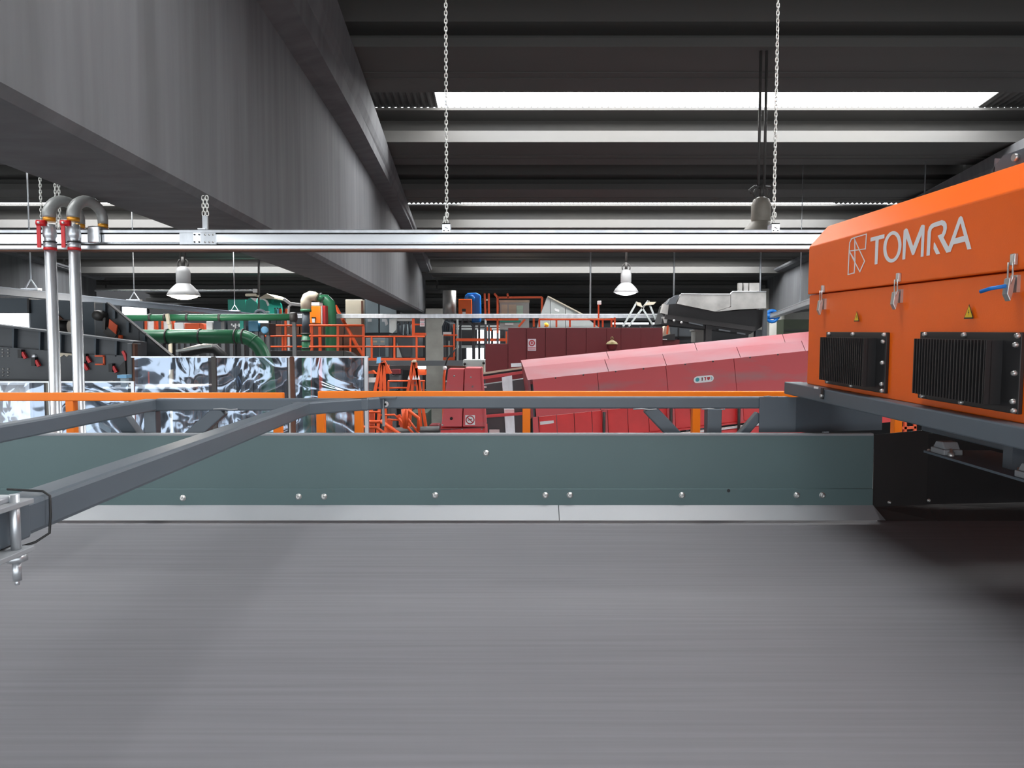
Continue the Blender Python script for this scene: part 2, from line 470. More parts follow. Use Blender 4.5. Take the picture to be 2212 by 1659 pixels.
for bx, by in ((395, 1076), (645, 1073), (700, 1073), (940, 1070), (1178, 1070), (1231, 1070), (1473, 1070), (1721, 1070), (1776, 1070), (1050, 979), (150, 1076), (100, 1076)):
    q = P(bx, by, YP - (0.008 if by > 1000 else 0)); bolt_mb(q).build('bolt', M['bolt'], t)
q = P(1574, 1060, YP - 0.009); MB().cyl(q, q + Vector((0, 0.004, 0)), 0.007, 10).build('bolt_hole', M['signdark'], t)

t = T('end_guard', W(1.9, 3.15, -0.7), 'steel guard plates, coloured near-black for the shade, continuing beyond the grey-green guard under the orange machine', 'guard')  # near-black plate colours hold the shade cast by the orange machine
a, b = P(1888, 1000, 3.055), P(2004, 1000, 3.10)
za, zc = P(0, 939, 3.055).z, P(0, 1096, 3.06).z
MB().prism([(a.x, a.y, zc), (b.x, b.y, zc), (b.x, b.y, za + 0.015), (a.x, a.y, za)], (0, 0.004, 0)).build('near_plate', M['blackshade'], t)
MB().prism([(b.x, b.y + 0.004, zc), (3.4, 3.26, zc), (3.4, 3.26, za), (b.x, b.y + 0.004, za)], (0, 0.004, 0)).build('far_plate', M['black'], t)  # black here is painted shade beneath the sorter
for p, q, yq in ((a, (b.x, b.y), 0.045), (b, (3.4, 3.26), 0.10)):
    MB().prism([(p.x, p.y - 0.002, zc + 0.003), (q[0], q[1] - 0.002, zc + 0.003), (q[0], 3.015, zc - 0.048), (p.x, 3.010, zc - 0.048)], (0, 0.004, 0)).build('skirt_plate', M['blackshade'], t)
for px, py in ((1921, 1085), (2006, 1081), (2006, 973)):
    q = P(px, py, 3.055 + (px - 1888) * 0.00036); bolt_mb(q, 0.006, 0.006).build('bolt', M['bolt'], t)

# ---- grey tube frame standing behind the guard
t = T('support_frame', W(0, 3.1, -0.26), 'grey square-tube frame with two long arms reaching over the belt', 'frame')
S = 0.050; ZT = -0.235; zc = ZT - S / 2
YR = 3.10
xl = P(340, 870, YR).x; xr = P(1640, 870, YR + 0.1).x
MB().bar(W(xl, YR, zc), W(-0.6, YR, zc), S, S).build('rear_rail', M['frame'], t, bevel=0.006)
xk, xe = -0.835, -0.57
MB().bar(W(xe - 0.0, YR + 0.10, zc), W(1.20, YR + 0.10, zc), S, S).build('front_rail', M['frame'], t, bevel=0.006)
MB().bar(W(xl - 0.02, YR - 0.02, zc), W(xl + 0.06, 1.1, zc), S, S).build('long_arm', M['frame'], t, bevel=0.006)
ZN = ZT + 0.013; zn = zc + 0.013
arm = MB().bar(W(xk + 0.01, 2.93, zc), W(-0.705, 1.0, zn), 0.058, S).build('long_arm', M['frame'], t, bevel=0.007)
MB().bar(W(xk - 0.015, 2.87, zc), W(xe + 0.01, YR + 0.085, zc), S, S).build('angled_tube', M['frame'], t, bevel=0.006)
def post(px, Y, w=0.05):
    p = P(px, 900, Y); MB().bar((p.x, Y, EZ + ZT - S), (p.x, Y, EZ - 0.95), w, w).build('post', M['frame'], t, bevel=0.005)
post(329, YR); post(1540, YR + 0.1, 0.062)
def brace(a, b, Y0, Y1, w=0.055):
    p, q = P(a[0], a[1], Y0), P(b[0], b[1], Y1); d = q - p
    MB().bar(p, q + d * 0.8, w, 0.045, up=(0, -1, 0)).build('brace', M['frame'], t, bevel=0.004)
brace((480, 884), (417, 940), YR, YR); brace((1400, 880), (1457, 940), YR + 0.1, YR + 0.1); brace((1640, 895), (1596, 945), YR + 0.1, YR + 0.1, 0.035)
p, q = P(262, 900, 3.08), P(292, 940, 3.14)
MB().bar(p + (p - q) * 0.25, q + (q - p) * 1.6, 0.055, 0.05, up=(0, -1, 0)).build('brace', M['frame'], t, bevel=0.004)
a, b = P(1632, 856, 3.22), P(1708, 931, 3.22)
MB().box((a.x, 3.165, b.z), (b.x, 3.17, a.z)).build('gusset_plate', M['frame'], t)
c = P(1905, 931, 3.30)
MB().prism([(b.x, 3.166, b.z), (c.x, 3.30, b.z - 0.005), (c.x, 3.30, a.z), (b.x, 3.166, a.z)], (0, 0.005, 0)).build('bent_plate', M['frame'], t)
for px, w in ((1665, 0.03), (1393, 0.05), (1541, 0.05), (487, 0.05)):
    q = P(px, 884 if px != 1665 else 857, YR + (0.075 if px > 1000 else -0.03))
    MB().tube([q - Vector((w, 0, 0)), q - Vector((w * 0.3, 0, -0.002)), q + Vector((w * 0.4, 0, -0.002)), q + Vector((w, 0, 0))], 0.0032, 6).build('weld_bead', M['skirt'], t)
# link bar with bolt on the front rail
q0, q1 = P(827, 862, 3.165), P(829, 921, 3.165)
MB().bar(q0, q1, 0.010, 0.016, up=(0, -1, 0)).build('link_bar', M['skirt'], t, bevel=0.002)
q = P(833, 873, 3.17); MB().lathe(q, [(0.0001, 0), (0.013, 0), (0.013, 0.003), (0.006, 0.003), (0.006, 0.008), (0.0001, 0.008)], 14, axis=(0, -1, 0)).build('washer', M['white'], t)
MB().lathe(q + Vector((0, -0.004, 0)), [(0.0055, 0), (0.0055, 0.007), (0.0001, 0.007)], 6, axis=(0, -1, 0)).build('bolt', M['signdark'], t)
a = P(822, 859, 3.18); MB().box((a.x, 3.145, a.z - 0.001), (a.x + 0.07, 3.18, a.z + 0.004)).build('cap_plate', M['frame'], t)
# sleeve, clamp plates and threaded rod at the near end of the arm
xe2 = -0.715
MB().bar(W(-0.709, 1.03, zn), W(-0.702, 0.90, zn), 0.063, S + 0.005).build('sleeve', M['frame'], t, bevel=0.004)
e = P(20, 1090, 1.02)
MB().box((-0.78, 0.92, EZ + ZN + 0.003), (-0.652, 1.0, EZ + ZN + 0.010)).build('clamp_plate', M['skirt'], t, bevel=0.001)
MB().box((-0.78, 0.92, EZ + ZN - S - 0.011), (-0.650, 0.995, EZ + ZN - S - 0.004)).build('clamp_plate', M['skirt'], t, bevel=0.001)
mb = MB(); ex, ey = -0.662, 0.975
mb.cyl(W(ex, ey, ZN + 0.02), W(ex, ey, ZN - S - 0.012), 0.0062, 12); mb.build('threaded_rod', M['galv'], t)
MB().cyl(W(ex, ey, ZN - S - 0.011), W(ex, ey, ZN - S - 0.020), 0.013, 6).build('nut', M['galv'], t)
MB().cyl(W(ex, ey, ZN - S - 0.020), W(ex, ey, ZN - S - 0.046), 0.0055, 10).cyl(W(ex, ey, ZN - S - 0.046), W(ex, ey, ZN - S - 0.052), 0.0028, 8).build('rod_tip', M['galv'], t)
MB().box(W(-0.70, 0.945, ZN + 0.010), W(-0.666, 0.985, ZN + 0.018)).build('nut', M['galv'], t, bevel=0.002)
cb = MB(); xa = -0.712
cb.tube([W(xa - 0.034, 1.085, ZN + 0.005), W(xa - 0.01, 1.075, ZN + 0.006), W(xa + 0.026, 1.072, ZN + 0.005), W(xa + 0.0365, 1.072, ZN - 0.002), W(xa + 0.0375, 1.070, ZN - 0.03), W(xa + 0.0365, 1.068, ZN - S - 0.006),
         W(xa + 0.024, 1.055, ZN - S - 0.016), W(xa + 0.010, 1.045, ZN - S - 0.020), W(xa - 0.012, 1.04, ZN - S - 0.018), W(xa - 0.036, 1.04, ZN - S - 0.006), W(xa - 0.038, 1.05, ZN - 0.02)], 0.0018, 6)
o = cb.build('cable', M['signdark']); tag(o, 'thin dark cable looped around the end of the near grey arm', 'cable')

# ---- orange handrail behind the frame
for (x0p, x1p, y, posts, lab) in ((-60, 611, 848.5, (154, 600), 'flat orange guard rail at the left, stopping short of a gap'), (686, 2130, 845.5, (693, 775, 1137, 1503, 1938), 'flat orange guard rail running behind the frame to the orange machine')):
    a = P(x0p, y, 4.2); b = P(x1p, y, 4.2); zr = a.z
    t = T('guard_rail', ((a.x + b.x) / 2, 4.2, zr - 0.9), lab, 'railing')
    MB().box((a.x, 4.2, zr - 0.047), (b.x, 4.235, zr)).build('top_rail', M['orangerail'], t, bevel=0.004)
    for px in posts:
        q = P(px, 890, 4.22)
        MB().box((q.x - 0.0225, 4.202, 0), (q.x + 0.0225, 4.25, zr - 0.04)).build('post', M['orangerail'], t, bevel=0.003)
    MB().box((a.x, 4.205, zr - 0.62), (b.x, 4.225, zr - 0.58)).build('middle_rail', M['orangerail'], t, bevel=0.003)

# ================================================================== ORANGE SORTER
XF = 1.23
MO = Vector((XF, 3.1, P(1740, 829, 3.1).z))
t = T('orange_sorter', MO, 'large orange sorting machine with white lettering and two black heat sinks', 'machine', rot=(R(1.0), 0, 0))
ROT = Matrix.Translation(MO) @ Matrix.Rotation(R(1.0), 4, 'X')
INV = ROT.inverted()
LOCAL[t.name] = Matrix.Identity(4)          # parts below are given in the machine's own axes
def G(x, y, z):
    """machine axes: x inwards from the face, y away along the face (0 at its far end), z up"""
    return Vector((x, y, z))
def F(px, py, dx=0.0):
    """machine-axes point of the picture point (px,py) on the face plane"""
    return INV @ PX(px, py, XF + dx)
L0, L1 = -2.4, 0.0
ZS = (F(1746, 638)).z; ZL = F(1750, 533).z; ZH = ZL + 0.085
MB().prism([G(0.006, L1, 0), G(1.9, L1, 0), G(1.9, L1, ZS), G(0.006, L1, ZS)], (0, L0, 0)).build('lower_housing', M['orange'], t, bevel=0.003)
MB().prism([G(0, L1 + 0.004, ZS + 0.004), G(1.9, L1 + 0.004, ZS + 0.004), G(1.9, L1 + 0.004, ZH), G(0.075, L1 + 0.004, ZH), G(0, L1 + 0.004, ZL)], (0, L0, 0)).build('lid', M['orange'], t, bevel=0.004)
# base beam under the housing
beam = MB().box(G(-0.045, 0.12, -0.052), G(0.03, L0, 0.0)).build('base_beam', M['frame'], t, bevel=0.004)
MB().box(G(0.03, 0.12, -0.05), G(1.9, 0.05, -0.002)).build('cross_beam', M['frame'], t, bevel=0.004)
MB().box(G(0.22, -0.49, -0.13), G(0.30, L0, -0.055)).build('inner_beam', M['frame'], t, bevel=0.004)
MB().box(G(0.12, -0.69, -0.175), G(0.34, L0, -0.168)).build('bracket_plate', M['frame'], t)
MB().box(G(1.12, 0.0, -0.50), G(1.14, L0, -0.06)).build('void_blocker', M['black'], t)  # unseen black sheet added to keep the void under the machine dark
for y in (-0.84, -1.24):
    MB().box(G(0.18, y - 0.19, -0.168), G(0.22, y - 0.15, -0.05)).build('hanger', M['frame'], t)
    mb = MB(); mb.box(G(0.125, y + 0.045, -0.168), G(0.185, y + 0.12, -0.150)); mb.prism([G(0.13, y + 0.05, -0.150), G(0.13, y + 0.115, -0.150), G(0.13, y + 0.10, -0.128), G(0.13, y + 0.065, -0.128)], (0.05, 0, 0))
    mb.build('clamp_block', M['skirt'], t, bevel=0.003)
    for dy in (0.04, 0.128):
        MB().lathe(G(0.145, y + dy, -0.168), [(0.010, 0), (0.010, 0.012), (0.005, 0.012), (0.005, 0.022), (0.0001, 0.022)], 8).build('bolt', M['bolt'], t)
q = F(1768, 843, -0.047); MB().box(q + G(-0.004, -0.05, -0.03), q + G(0.001, -0.03, 0.012)).build('hinge', M['black'], t)
MB().cyl(q + G(-0.012, -0.045, -0.018), q + G(0.0, -0.045, -0.018), 0.006, 10).build('bolt', M['bolt'], t)
MB().box(q + G(0, 0.01, 0.004), q + G(0.004, 0.045, 0.012)).build('label_tag', M['white'], t)
# far end of the base beam, gusset bolt
# roof bracket on top
p = INV @ PX(2130, 383, 1.34); 
a = p.y
MB().prism([G(0.13, a, ZH), G(0.13, a, ZH + 0.03), G(0.13, a - 0.04, ZH + 0.055), G(0.13, L0, ZH + 0.055), G(0.13, L0, ZH)], (0.004, 0, 0)).build('lift_plate', M['frame'], t)
MB().prism([G(0.13, a, ZH), G(0.30, a + 0.03, ZH), G(0.30, a + 0.03, ZH + 0.055), G(0.13, a - 0.002, ZH + 0.055)], (0, -0.004, 0)).build('lift_plate', M['frame'], t)
MB().cyl(G(0.118, a - 0.10, ZH + 0.036), G(0.13, a - 0.10, ZH + 0.036), 0.010, 12).build('bolt', M['bolt'], t)
# heat sinks
def heat_sink(pxl, pxr, pyt, pyb):
    a = F(pxl, pyt); b = F(pxr, pyt); zb = F(pxr, pyb).z
    zt_ = b.z; yl, yr = a.y, b.y
    base = MB().box(G(-0.006, yr, zb), G(0.006, yl, zt_)).build('heat_sink', M['black'], t, 'black finned heat sink', bevel=0.002)
    y0, y1, z0, z1, d = yr + 0.065, yl - 0.028, zb + 0.018, zt_ - 0.020, 0.047
    bx = MB().box(G(-d + 0.012, y0, z0), G(-0.006, y1, z1)); bx.box(G(-d, y0, z0), G(-d + 0.014, y0 + 0.003, z1))
    bx.build('sink_body', M['black'], base)
    n = 24
    f0 = MB().box(G(-d, y0 + 0.006, z0), G(-d + 0.013, y0 + 0.0105, z1)).build('fin', M['black'], base)
    for k in range(1, n):
        copy_part(f0, base, (0, (y1 - y0 - 0.012) * k / n, 0))
    for fy in (0.02, 0.5, 0.93):
        for z in (zt_ - 0.008, zb + 0.008):
            y = yr + (yl - yr) * fy
            MB().lathe(G(-0.006, y, z), [(0.007, 0), (0.007, 0.005), (0.005, 0.009), (0.0001, 0.009)], 10, axis=(-1, 0, 0)).build('bolt', M['bolt'], base)
    for z in (zt_ - 0.03, (zt_ + zb) / 2, zb + 0.03):
        MB().lathe(G(-0.006, yr + 0.014, z), [(0.007, 0), (0.007, 0.005), (0.005, 0.009), (0.0001, 0.009)], 10, axis=(-1, 0, 0)).build('bolt', M['bolt'], base)
heat_sink(1788, 1919, 718, 851)
heat_sink(1992, 2212, 718, 897)
# toggle latches
def latch(px, py, rag=False):
    p = F(px, py)
    keep = MB().box(G(-0.010, p.y - 0.009, p.z), G(-0.0, p.y + 0.009, p.z + 0.028)).build('latch', M['bolt'], t, bevel=0.002)
    mb = MB(); w = 0.009
    mb.tube([G(-0.012, p.y - w, p.z + 0.008), G(-0.012, p.y - w, p.z - 0.03), G(-0.016, p.y - w, p.z - 0.045), G(-0.016, p.y + w, p.z - 0.045), G(-0.012, p.y + w, p.z - 0.03), G(-0.012, p.y + w, p.z + 0.008)], 0.0022, 6)
    mb.build('wire_loop', M['bolt'], keep)
    mb = MB(); mb.prism([G(-0.004, p.y - 0.010, p.z - 0.028), G(-0.020, p.y - 0.010, p.z - 0.032), G(-0.024, p.y - 0.010, p.z - 0.070), G(-0.015, p.y - 0.010, p.z - 0.088), G(-0.010, p.y - 0.010, p.z - 0.07)], (0, 0.020, 0))
    mb.build('lever', M['bolt'], keep, bevel=0.0015)
    MB().box(G(-0.003, p.y - 0.012, p.z - 0.066), G(0.006, p.y + 0.012, p.z - 0.024)).build('base_plate', M['bolt'], keep)
    if rag:
        MB().tube([G(-0.02, p.y, p.z - 0.05), G(-0.045, p.y + 0.02, p.z - 0.055), G(-0.055, p.y + 0.045, p.z - 0.062)], 0.0048, 8).build('pull_tab', M['blue'], keep, 'blue plastic pull tab')
latch(1780, 632); latch(1944, 609); latch(2194, 573, True)
# printed wordmark and emblem
def flat(polys, dx, name, m, parent):
    mb = MB()
    for poly in polys:
        bm = bmesh.new()
        vs = [bm.verts.new(p) for p in poly]
        f = bm.faces.new(vs); f.normal_update(); bmesh.ops.triangulate(bm, faces=[f])
        bm.verts.index_update()
        mb.add([v.co.copy() for v in bm.verts], [tuple(v.index for v in g.verts) for g in bm.faces])
        bm.free()
    return mb.build(name, m, parent)
CR = lambda x, y: (1680 + x / 4.1466, 300 + y / 4.1466)
def fp(pts, dx=-0.0012):
    return [F(*CR(x, y), dx) for x, y in pts]
def stroke(pts, w):
    out = []
    for (ax, ay), (bx_, by_) in zip(pts, pts[1:]):
        l = math.hypot(bx_ - ax, by_ - ay); ux, uy = (bx_ - ax) / l, (by_ - ay) / l; nx, ny = -uy * w / 2, ux * w / 2
        ax, ay, bx_, by_ = ax - ux * w / 2, ay - uy * w / 2, bx_ + ux * w / 2, by_ + uy * w / 2
        out.append([(ax + nx, ay + ny), (bx_ + nx, by_ + ny), (bx_ - nx, by_ - ny), (ax - nx, ay - ny)])
    return out
word = []
word.append([[(832, 885), (957, 853), (955, 890), (905, 902), (893, 1120), (868, 1126), (875, 909), (830, 920)]])
ring = []
for i in range(40):
    a0, a1 = 2 * math.pi * i / 40, 2 * math.pi * (i + 1) / 40
    e = lambda an, rx, ry: (1027 + rx * math.cos(an), 967 + ry * math.sin(an) - 0.24 * rx * math.cos(an))
    ring.append([e(a0, 82, 140), e(a1, 82, 140), e(a1, 53, 108), e(a0, 53, 108)])
word.append(ring)
word.append([[(1116, 1083), (1128, 820), (1150, 800), (1165, 810), (1213, 960), (1285, 775), (1302, 768), (1318, 775), (1306, 1053), (1280, 1058), (1288, 860), (1222, 1037), (1204, 1041), (1152, 890), (1142, 1078)]])
word.append([[(1332, 1048), (1343, 830), (1355, 790), (1375, 764), (1400, 751), (1470, 727), (1496, 735), (1513, 760), (1516, 800), (1507, 840), (1486, 884), (1530, 966), (1548, 1012), (1510, 1020), (1432, 868), (1470, 850), (1483, 815), (1482, 785), (1465, 772), (1400, 792), (1380, 808), (1373, 835), (1362, 1043)],
             [(1398, 935), (1405, 925), (1455, 1028), (1420, 1035), (1395, 985)]])
word.append([[(1530, 966), (1622, 705), (1640, 690), (1637, 755), (1590, 890), (1573, 946), (1548, 1012)], [(1640, 690), (1656, 702), (1735, 985), (1698, 992), (1678, 920), (1668, 868), (1637, 755)], [(1590, 890), (1668, 868), (1678, 920), (1573, 946)]])
for polys in word:
    flat([fp(p) for p in polys], 0, 'letter', M['white'], t)
em = []
for line in ([(795, 852), (683, 885), (660, 897), (645, 930), (640, 1000), (630, 1215), (685, 1200), (692, 1090), (690, 900)], [(795, 852), (785, 985), (640, 1005), (735, 1190), (778, 1095), (720, 970), (683, 885)], [(640, 1005), (690, 1085)]):
    em += stroke(line, 9)
flat([fp(p, -0.0012 - 0.0001 * (i % 3)) for i, p in enumerate(em)], 0, 'emblem', M['white'], t)
for (px, py, s) in ((1850.5, 684, 0.038), (2093, 674, 0.040)):
    p = F(px, py, -0.001)
    tri = lambda k, e: [G(p.x - e, p.y + k * s * 0.5, p.z - k * s * 0.42), G(p.x - e, p.y - k * s * 0.5, p.z - k * s * 0.42), G(p.x - e, p.y, p.z + k * s * 0.5)]
    sg = MB().add(tri(1.08, 0), [(0, 1, 2)]).build('warning_sign', M['signdark'], t, 'small yellow warning triangle')
    MB().add(tri(0.86, 0.0006), [(0, 1, 2)]).build('sign_face', M['yellow'], sg)
    c = [(0.02, 0.16), (-0.06, -0.06), (0.0, -0.06), (-0.03, -0.26), (0.08, 0.0), (0.02, 0.0), (0.07, 0.16)]
    flat([[G(p.x - 0.0012, p.y - u * s, p.z + v * s) for u, v in c]], 0, 'symbol', M['signdark'], sg)

# ================================================================== OVERHEAD TRUNKING, PIPES AND CHAINS
YT = 4.5
def zt_(py, Y=YT): return P(CX, py, Y).z
xa, xb = -6.5, 3.6
zT, zB = zt_(495.5), zt_(539)
H = zT - zB
t = T('trunking', (0, YT, zB), 'bright galvanised cable trunking hung on chains across the whole view', 'cable trunking')
def prof_bar(pts, x0, x1, name, m, parent, bevel=0):
    return MB().prism([(x0, y, z) for y, z in pts], (x1 - x0, 0, 0)).build(name, m, parent, bevel=bevel)
prof_bar([(YT + 0.008, zT - 0.028), (YT + 0.008, zB + 0.045), (YT + 0.016, zB + 0.037), (YT + 0.07, zB + 0.037), (YT + 0.07, zT - 0.028)], xa, xb, 'web', M['alu'], t)
prof_bar([(YT + 0.045, zT - 0.019), (YT + 0.045, zB + 0.02), (YT + 0.068, zB + 0.02), (YT + 0.068, zT - 0.019)], xa, xb, 'core', M['darkmetal'], t)
prof_bar([(YT, zT - 0.020), (YT, zT - 0.004), (YT + 0.006, zT), (YT + 0.08, zT), (YT + 0.08, zT - 0.020)], xa, xb, 'top_flange', M['galv'], t)
prof_bar([(YT, zB + 0.024), (YT, zB + 0.006), (YT + 0.006, zB), (YT + 0.08, zB), (YT + 0.08, zB + 0.024)], xa, xb, 'bottom_flange', M['alu'], t)
prof_bar([(YT + 0.012, zB - 0.008), (YT + 0.07, zB - 0.008), (YT + 0.07, zB), (YT + 0.012, zB)], xa, xb, 'contact_strip', M['rust'], t)
a, b = P(387, 503, YT), P(466, 528, YT)
sp = MB().box((a.x, YT + 0.001, b.z), (b.x, YT + 0.013, a.z)).build('splice_plate', M['galv'], t, bevel=0.001)
a, b = P(418, 503, YT), P(434, 525, YT)
MB().box((a.x, YT - 0.004, b.z), (b.x, YT + 0.002, a.z)).build('joint_plate', M['alu'], sp)
for px in (421, 431, 443, 452, 460):
    for py in (507, 523):
        q = P(px, py, YT); MB().lathe(q + Vector((0, 0.001 if px > 435 else -0.004, 0)), [(0.0055, 0), (0.0055, 0.004), (0.0001, 0.005)], 8, axis=(0, -1, 0)).build('rivet', M['bolt'] if px > 435 else M['dgrey'], sp)

# chains of single links
LINK, LW, LR, PITCHL = 0.036, 0.0215, 0.0033, 0.0228
def link_mb():
    r = LW / 2 - LR; h = LINK / 2 - LR - r
    path = arc((0, 0, h), r, 0, math.pi, (1, 0, 0), (0, 0, 1), 5) + arc((0, 0, -h), r, math.pi, 2 * math.pi, (1, 0, 0), (0, 0, 1), 5)
    return MB().tube(path, LR, 6, closed=True)
link_proto = []
def chain(x, y, z0, z1, label, group=None, scale=1.0, double=False):
    t = T('chain', (x, y, z0), label, 'chain', group)
    saved = LOCAL[t.name]; LOCAL[t.name] = Matrix.Identity(4)
    n = min(290, int((z1 - z0) / (PITCHL * scale)))
    if not link_proto:
        o = link_mb().build('link', M['chain'], t); link_proto.append(o)
        first = o
    else:
        first = link_proto[0].copy(); COL.objects.link(first); first.parent = t
    for i in range(n):
        c = first if i == 0 else first.copy()
        if i: COL.objects.link(c); c.parent = t
        c.location = (0, 0, LINK * scale / 2 + PITCHL * scale * i)
        c.rotation_euler = (0, 0, (R(12) if i % 2 == 0 else R(102)) + random.uniform(-0.15, 0.15))
        c.scale = (scale,) * 3
    LOCAL[t.name] = saved
    return t
for px, lab in ((965, 'steel link chain holding the trunking beside the long concrete beam'), (1671, 'steel link chain holding the trunking beside the big dusty lamp')):
    q = P(px, 500, YT + 0.03)
    t = chain(q.x, YT + 0.03, zT + 0.03, EZ + zroof(5.8) + 0.02, lab)
    k = MB(); k.box((q.x - 0.024, YT - 0.006, zT - 0.018), (q.x + 0.024, YT + 0.0, zT + 0.036)); k.box((q.x - 0.024, YT - 0.006, zT + 0.030), (q.x + 0.024, YT + 0.07, zT + 0.036)); k.box((q.x - 0.024, YT + 0.066, zT - 0.01), (q.x + 0.024, YT + 0.07, zT + 0.036))
    hb = k.build('hanger_bracket', M['alu'], t)
    for dx in (-0.013, 0.013):
        MB().lathe((q.x + dx, YT - 0.006, zT - 0.008), [(0.004, 0), (0.004, 0.003), (0.0001, 0.003)], 8, axis=(0, -1, 0)).build('rivet', M['dgrey'], hb)
    MB().bar((q.x - 0.008, YT - 0.007, zT + 0.012), (q.x + 0.010, YT - 0.007, zT + 0.004), 0.003, 0.006, up=(0, -1, 0)).build('hook', M['dgrey'], hb)
    # the loose end doubles back at the bottom
    for i in range(3):
        c = link_proto[0].copy(); COL.objects.link(c); c.parent = t
        c.location = (-0.014 if i < 2 else 0.004, -0.012, 0.012 + PITCHL * i); c.rotation_euler = (0, R(14), R(30 + 90 * (i % 2)))
q = P(444, 500, YT + 0.03)
t = T('chain', (q.x, YT + 0.03, zT), 'short doubled chain under the long concrete beam holding the trunking', 'chain')
for sx in (-0.010, 0.012):
    for i in range(5):
        c = link_proto[0].copy(); COL.objects.link(c); c.parent = t
        c.location = (sx, 0, 0.10 + PITCHL * i); c.rotation_euler = (0, 0, R(20 + 90 * (i % 2)))
MB().box((q.x - 0.014, YT + 0.02, zT), (q.x + 0.014, YT + 0.04, zT + 0.085)).build('hanger_strap', M['galv'], t)
MB().box((q.x - 0.035, YT - 0.002, zT), (q.x + 0.012, YT + 0.06, zT + 0.007)).build('foot_plate', M['alu'], t)
MB().tube([(q.x - 0.012, YT + 0.03, EZ + 0.866), (q.x - 0.012, YT + 0.03, zT + 0.20), (q.x + 0.012, YT + 0.03, zT + 0.20), (q.x + 0.012, YT + 0.03, EZ + 0.866)], 0.005, 6).build('eye_bolt', M['darkmetal'], t)
for px, lab, dy in ((90, 'thin white chain behind the left pipe bend', 0.05), (122, 'thin white chain between the two pipe bends, nearer the left one', 0.05), (130, 'thin white chain between the two pipe bends, nearer the right one', 0.05)):
    q = P(px, 490, YT + dy)
    chain(q.x, YT + dy, zT, EZ + zroof(5.8) + 0.0, lab, scale=0.8)

# compressed-air drops over the trunking
for px, lab in ((108, 'left galvanised pipe with a red handled valve and a grey bend over the trunking'), (160, 'second galvanised pipe from the left with a red handled valve and a grey bend')):
    Y = 4.40; q = P(px, 520, Y); x = q.x
    z = lambda py: P(px, py, Y).z
    t = T('air_pipe', (x, Y, 0), lab, 'pipe')
    r1 = 0.031
    MB().cyl((x, Y, 0.05), (x, Y, z(520)), r1, 20).build('pipe', M['galv'], t)
    MB().cyl((x, Y, 0), (x, Y, 0.05), 0.06, 16).build('foot', M['galv'], t)
    MB().cyl((x, Y, z(541)), (x, Y, z(535)), 0.036, 16).build('lower_clip', M['valvered'], t)
    vb = MB().lathe((x, Y, z(537)), [(0.031, 0), (0.036, 0.01), (0.036, 0.03), (0.030, 0.035), (0.030, 0.06), (0.036, 0.07), (0.038, 0.09), (0.034, 0.11), (0.034, 0.14), (0.0001, 0.14)], 16).build('valve_body', M['galv'], t)
    for zz in (0.035, 0.082):
        MB().cyl((x, Y, z(537) + zz), (x, Y, z(537) + zz + 0.006), 0.0365, 16).build('gasket', M['signdark'], vb)
    mb = MB(); xh = x - 0.038
    mb.box((xh - 0.012, Y - 0.045, z(537)), (xh + 0.012, Y - 0.037, z(480))); mb.build('handle', M['valvered'], vb, bevel=0.003)
    mb = MB(); mb.cyl((x - 0.05, Y - 0.04, z(484)), (x + 0.0, Y - 0.03, z(484)), 0.018, 12); mb.build('handle_hub', M['valvered'], vb)
    MB().lathe((xh + 0.008, Y - 0.046, z(484)), [(0.008, 0), (0.008, 0.012), (0.0001, 0.012)], 8, axis=(0, -1, 0)).build('handle_nut', M['bolt'], vb)
    MB().cyl((x, Y, z(479)), (x, Y, z(468)), 0.034, 16).build('brass_collar', M['brass'], t)
    x2, Y2 = x + 0.072, YT + 0.085
    mid = Vector((x2 - x, Y2 - Y, 0)); half = mid.length / 2; u = mid.normalized()
    zc_ = z(470); c = Vector((x, Y, zc_)) + mid / 2
    path = [Vector((x, Y, zc_))] + arc(c + Vector((0, 0, 0.012)), half, math.pi, 0, u, (0, 0, 1), 14) + [Vector((x2, Y2, zc_ - 0.01))]
    MB().tube(path, [0.035] + [0.0365 - 0.007 * i / 15 for i in range(15)] + [0.029], 14).build('bend', M['pvc'], t)
    MB().cyl((x2, Y2, zc_ - 0.005), (x2, Y2, zc_ - 0.035), 0.029, 14).build('brass_collar', M['brass'], t)
    MB().cyl((x2, Y2, zc_ - 0.035), (x2, Y2, zT + 0.004), 0.026, 14).build('drop_pipe', M['dblue'], t)
    MB().box((x2 - 0.036, YT - 0.028, zB + 0.035), (x2 + 0.036, YT - 0.006, zT + 0.018)).box((x2 - 0.036, YT - 0.028, zT + 0.002), (x2 + 0.036, YT + 0.112, zT + 0.018)).build('saddle', M['alu'], t, bevel=0.008)

# rectangular loop of trunking further back
def loop_leg(p, q, w, h, name, lab, m=None):
    m = m or M['galv']
    t = T(name, (Vector(p) + Vector(q)) / 2, lab, 'cable trunking')
    MB().bar(p, q, w, h).build('body', m, t, bevel=0.01)
    d = (Vector(q) - Vector(p)).normalized(); s = d.cross(Vector((0, 0, 1))).normalized()
    off = s * (w / 2 + 0.003)
    for k in (1, -1):
        MB().bar(Vector(p) + off * k + Vector((0, 0, h * 0.36)), Vector(q) + off * k + Vector((0, 0, h * 0.36)), 0.006, h * 0.16).build('lip', m, t)
        MB().bar(Vector(p) + off * k - Vector((0, 0, h * 0.36)), Vector(q) + off * k - Vector((0, 0, h * 0.36)), 0.006, h * 0.16).build('lip', m, t)
    return t
YL = 17.4
c0, c1 = P(562, 683, YL), P(1668, 679, YL)
c1.z = c0.z
n0 = Vector((P(0, 629, 8.9).x, 8.9, P(0, 629, 8.9).z)); n0 = n0 + (n0 - c0) * 0.25
loop_leg(n0, c0 + (n0 - c0).normalized() * 0.22, 0.10, 0.10, 'trunking', 'grey trunking slanting down behind the two pipes to a corner', M['trunk'])
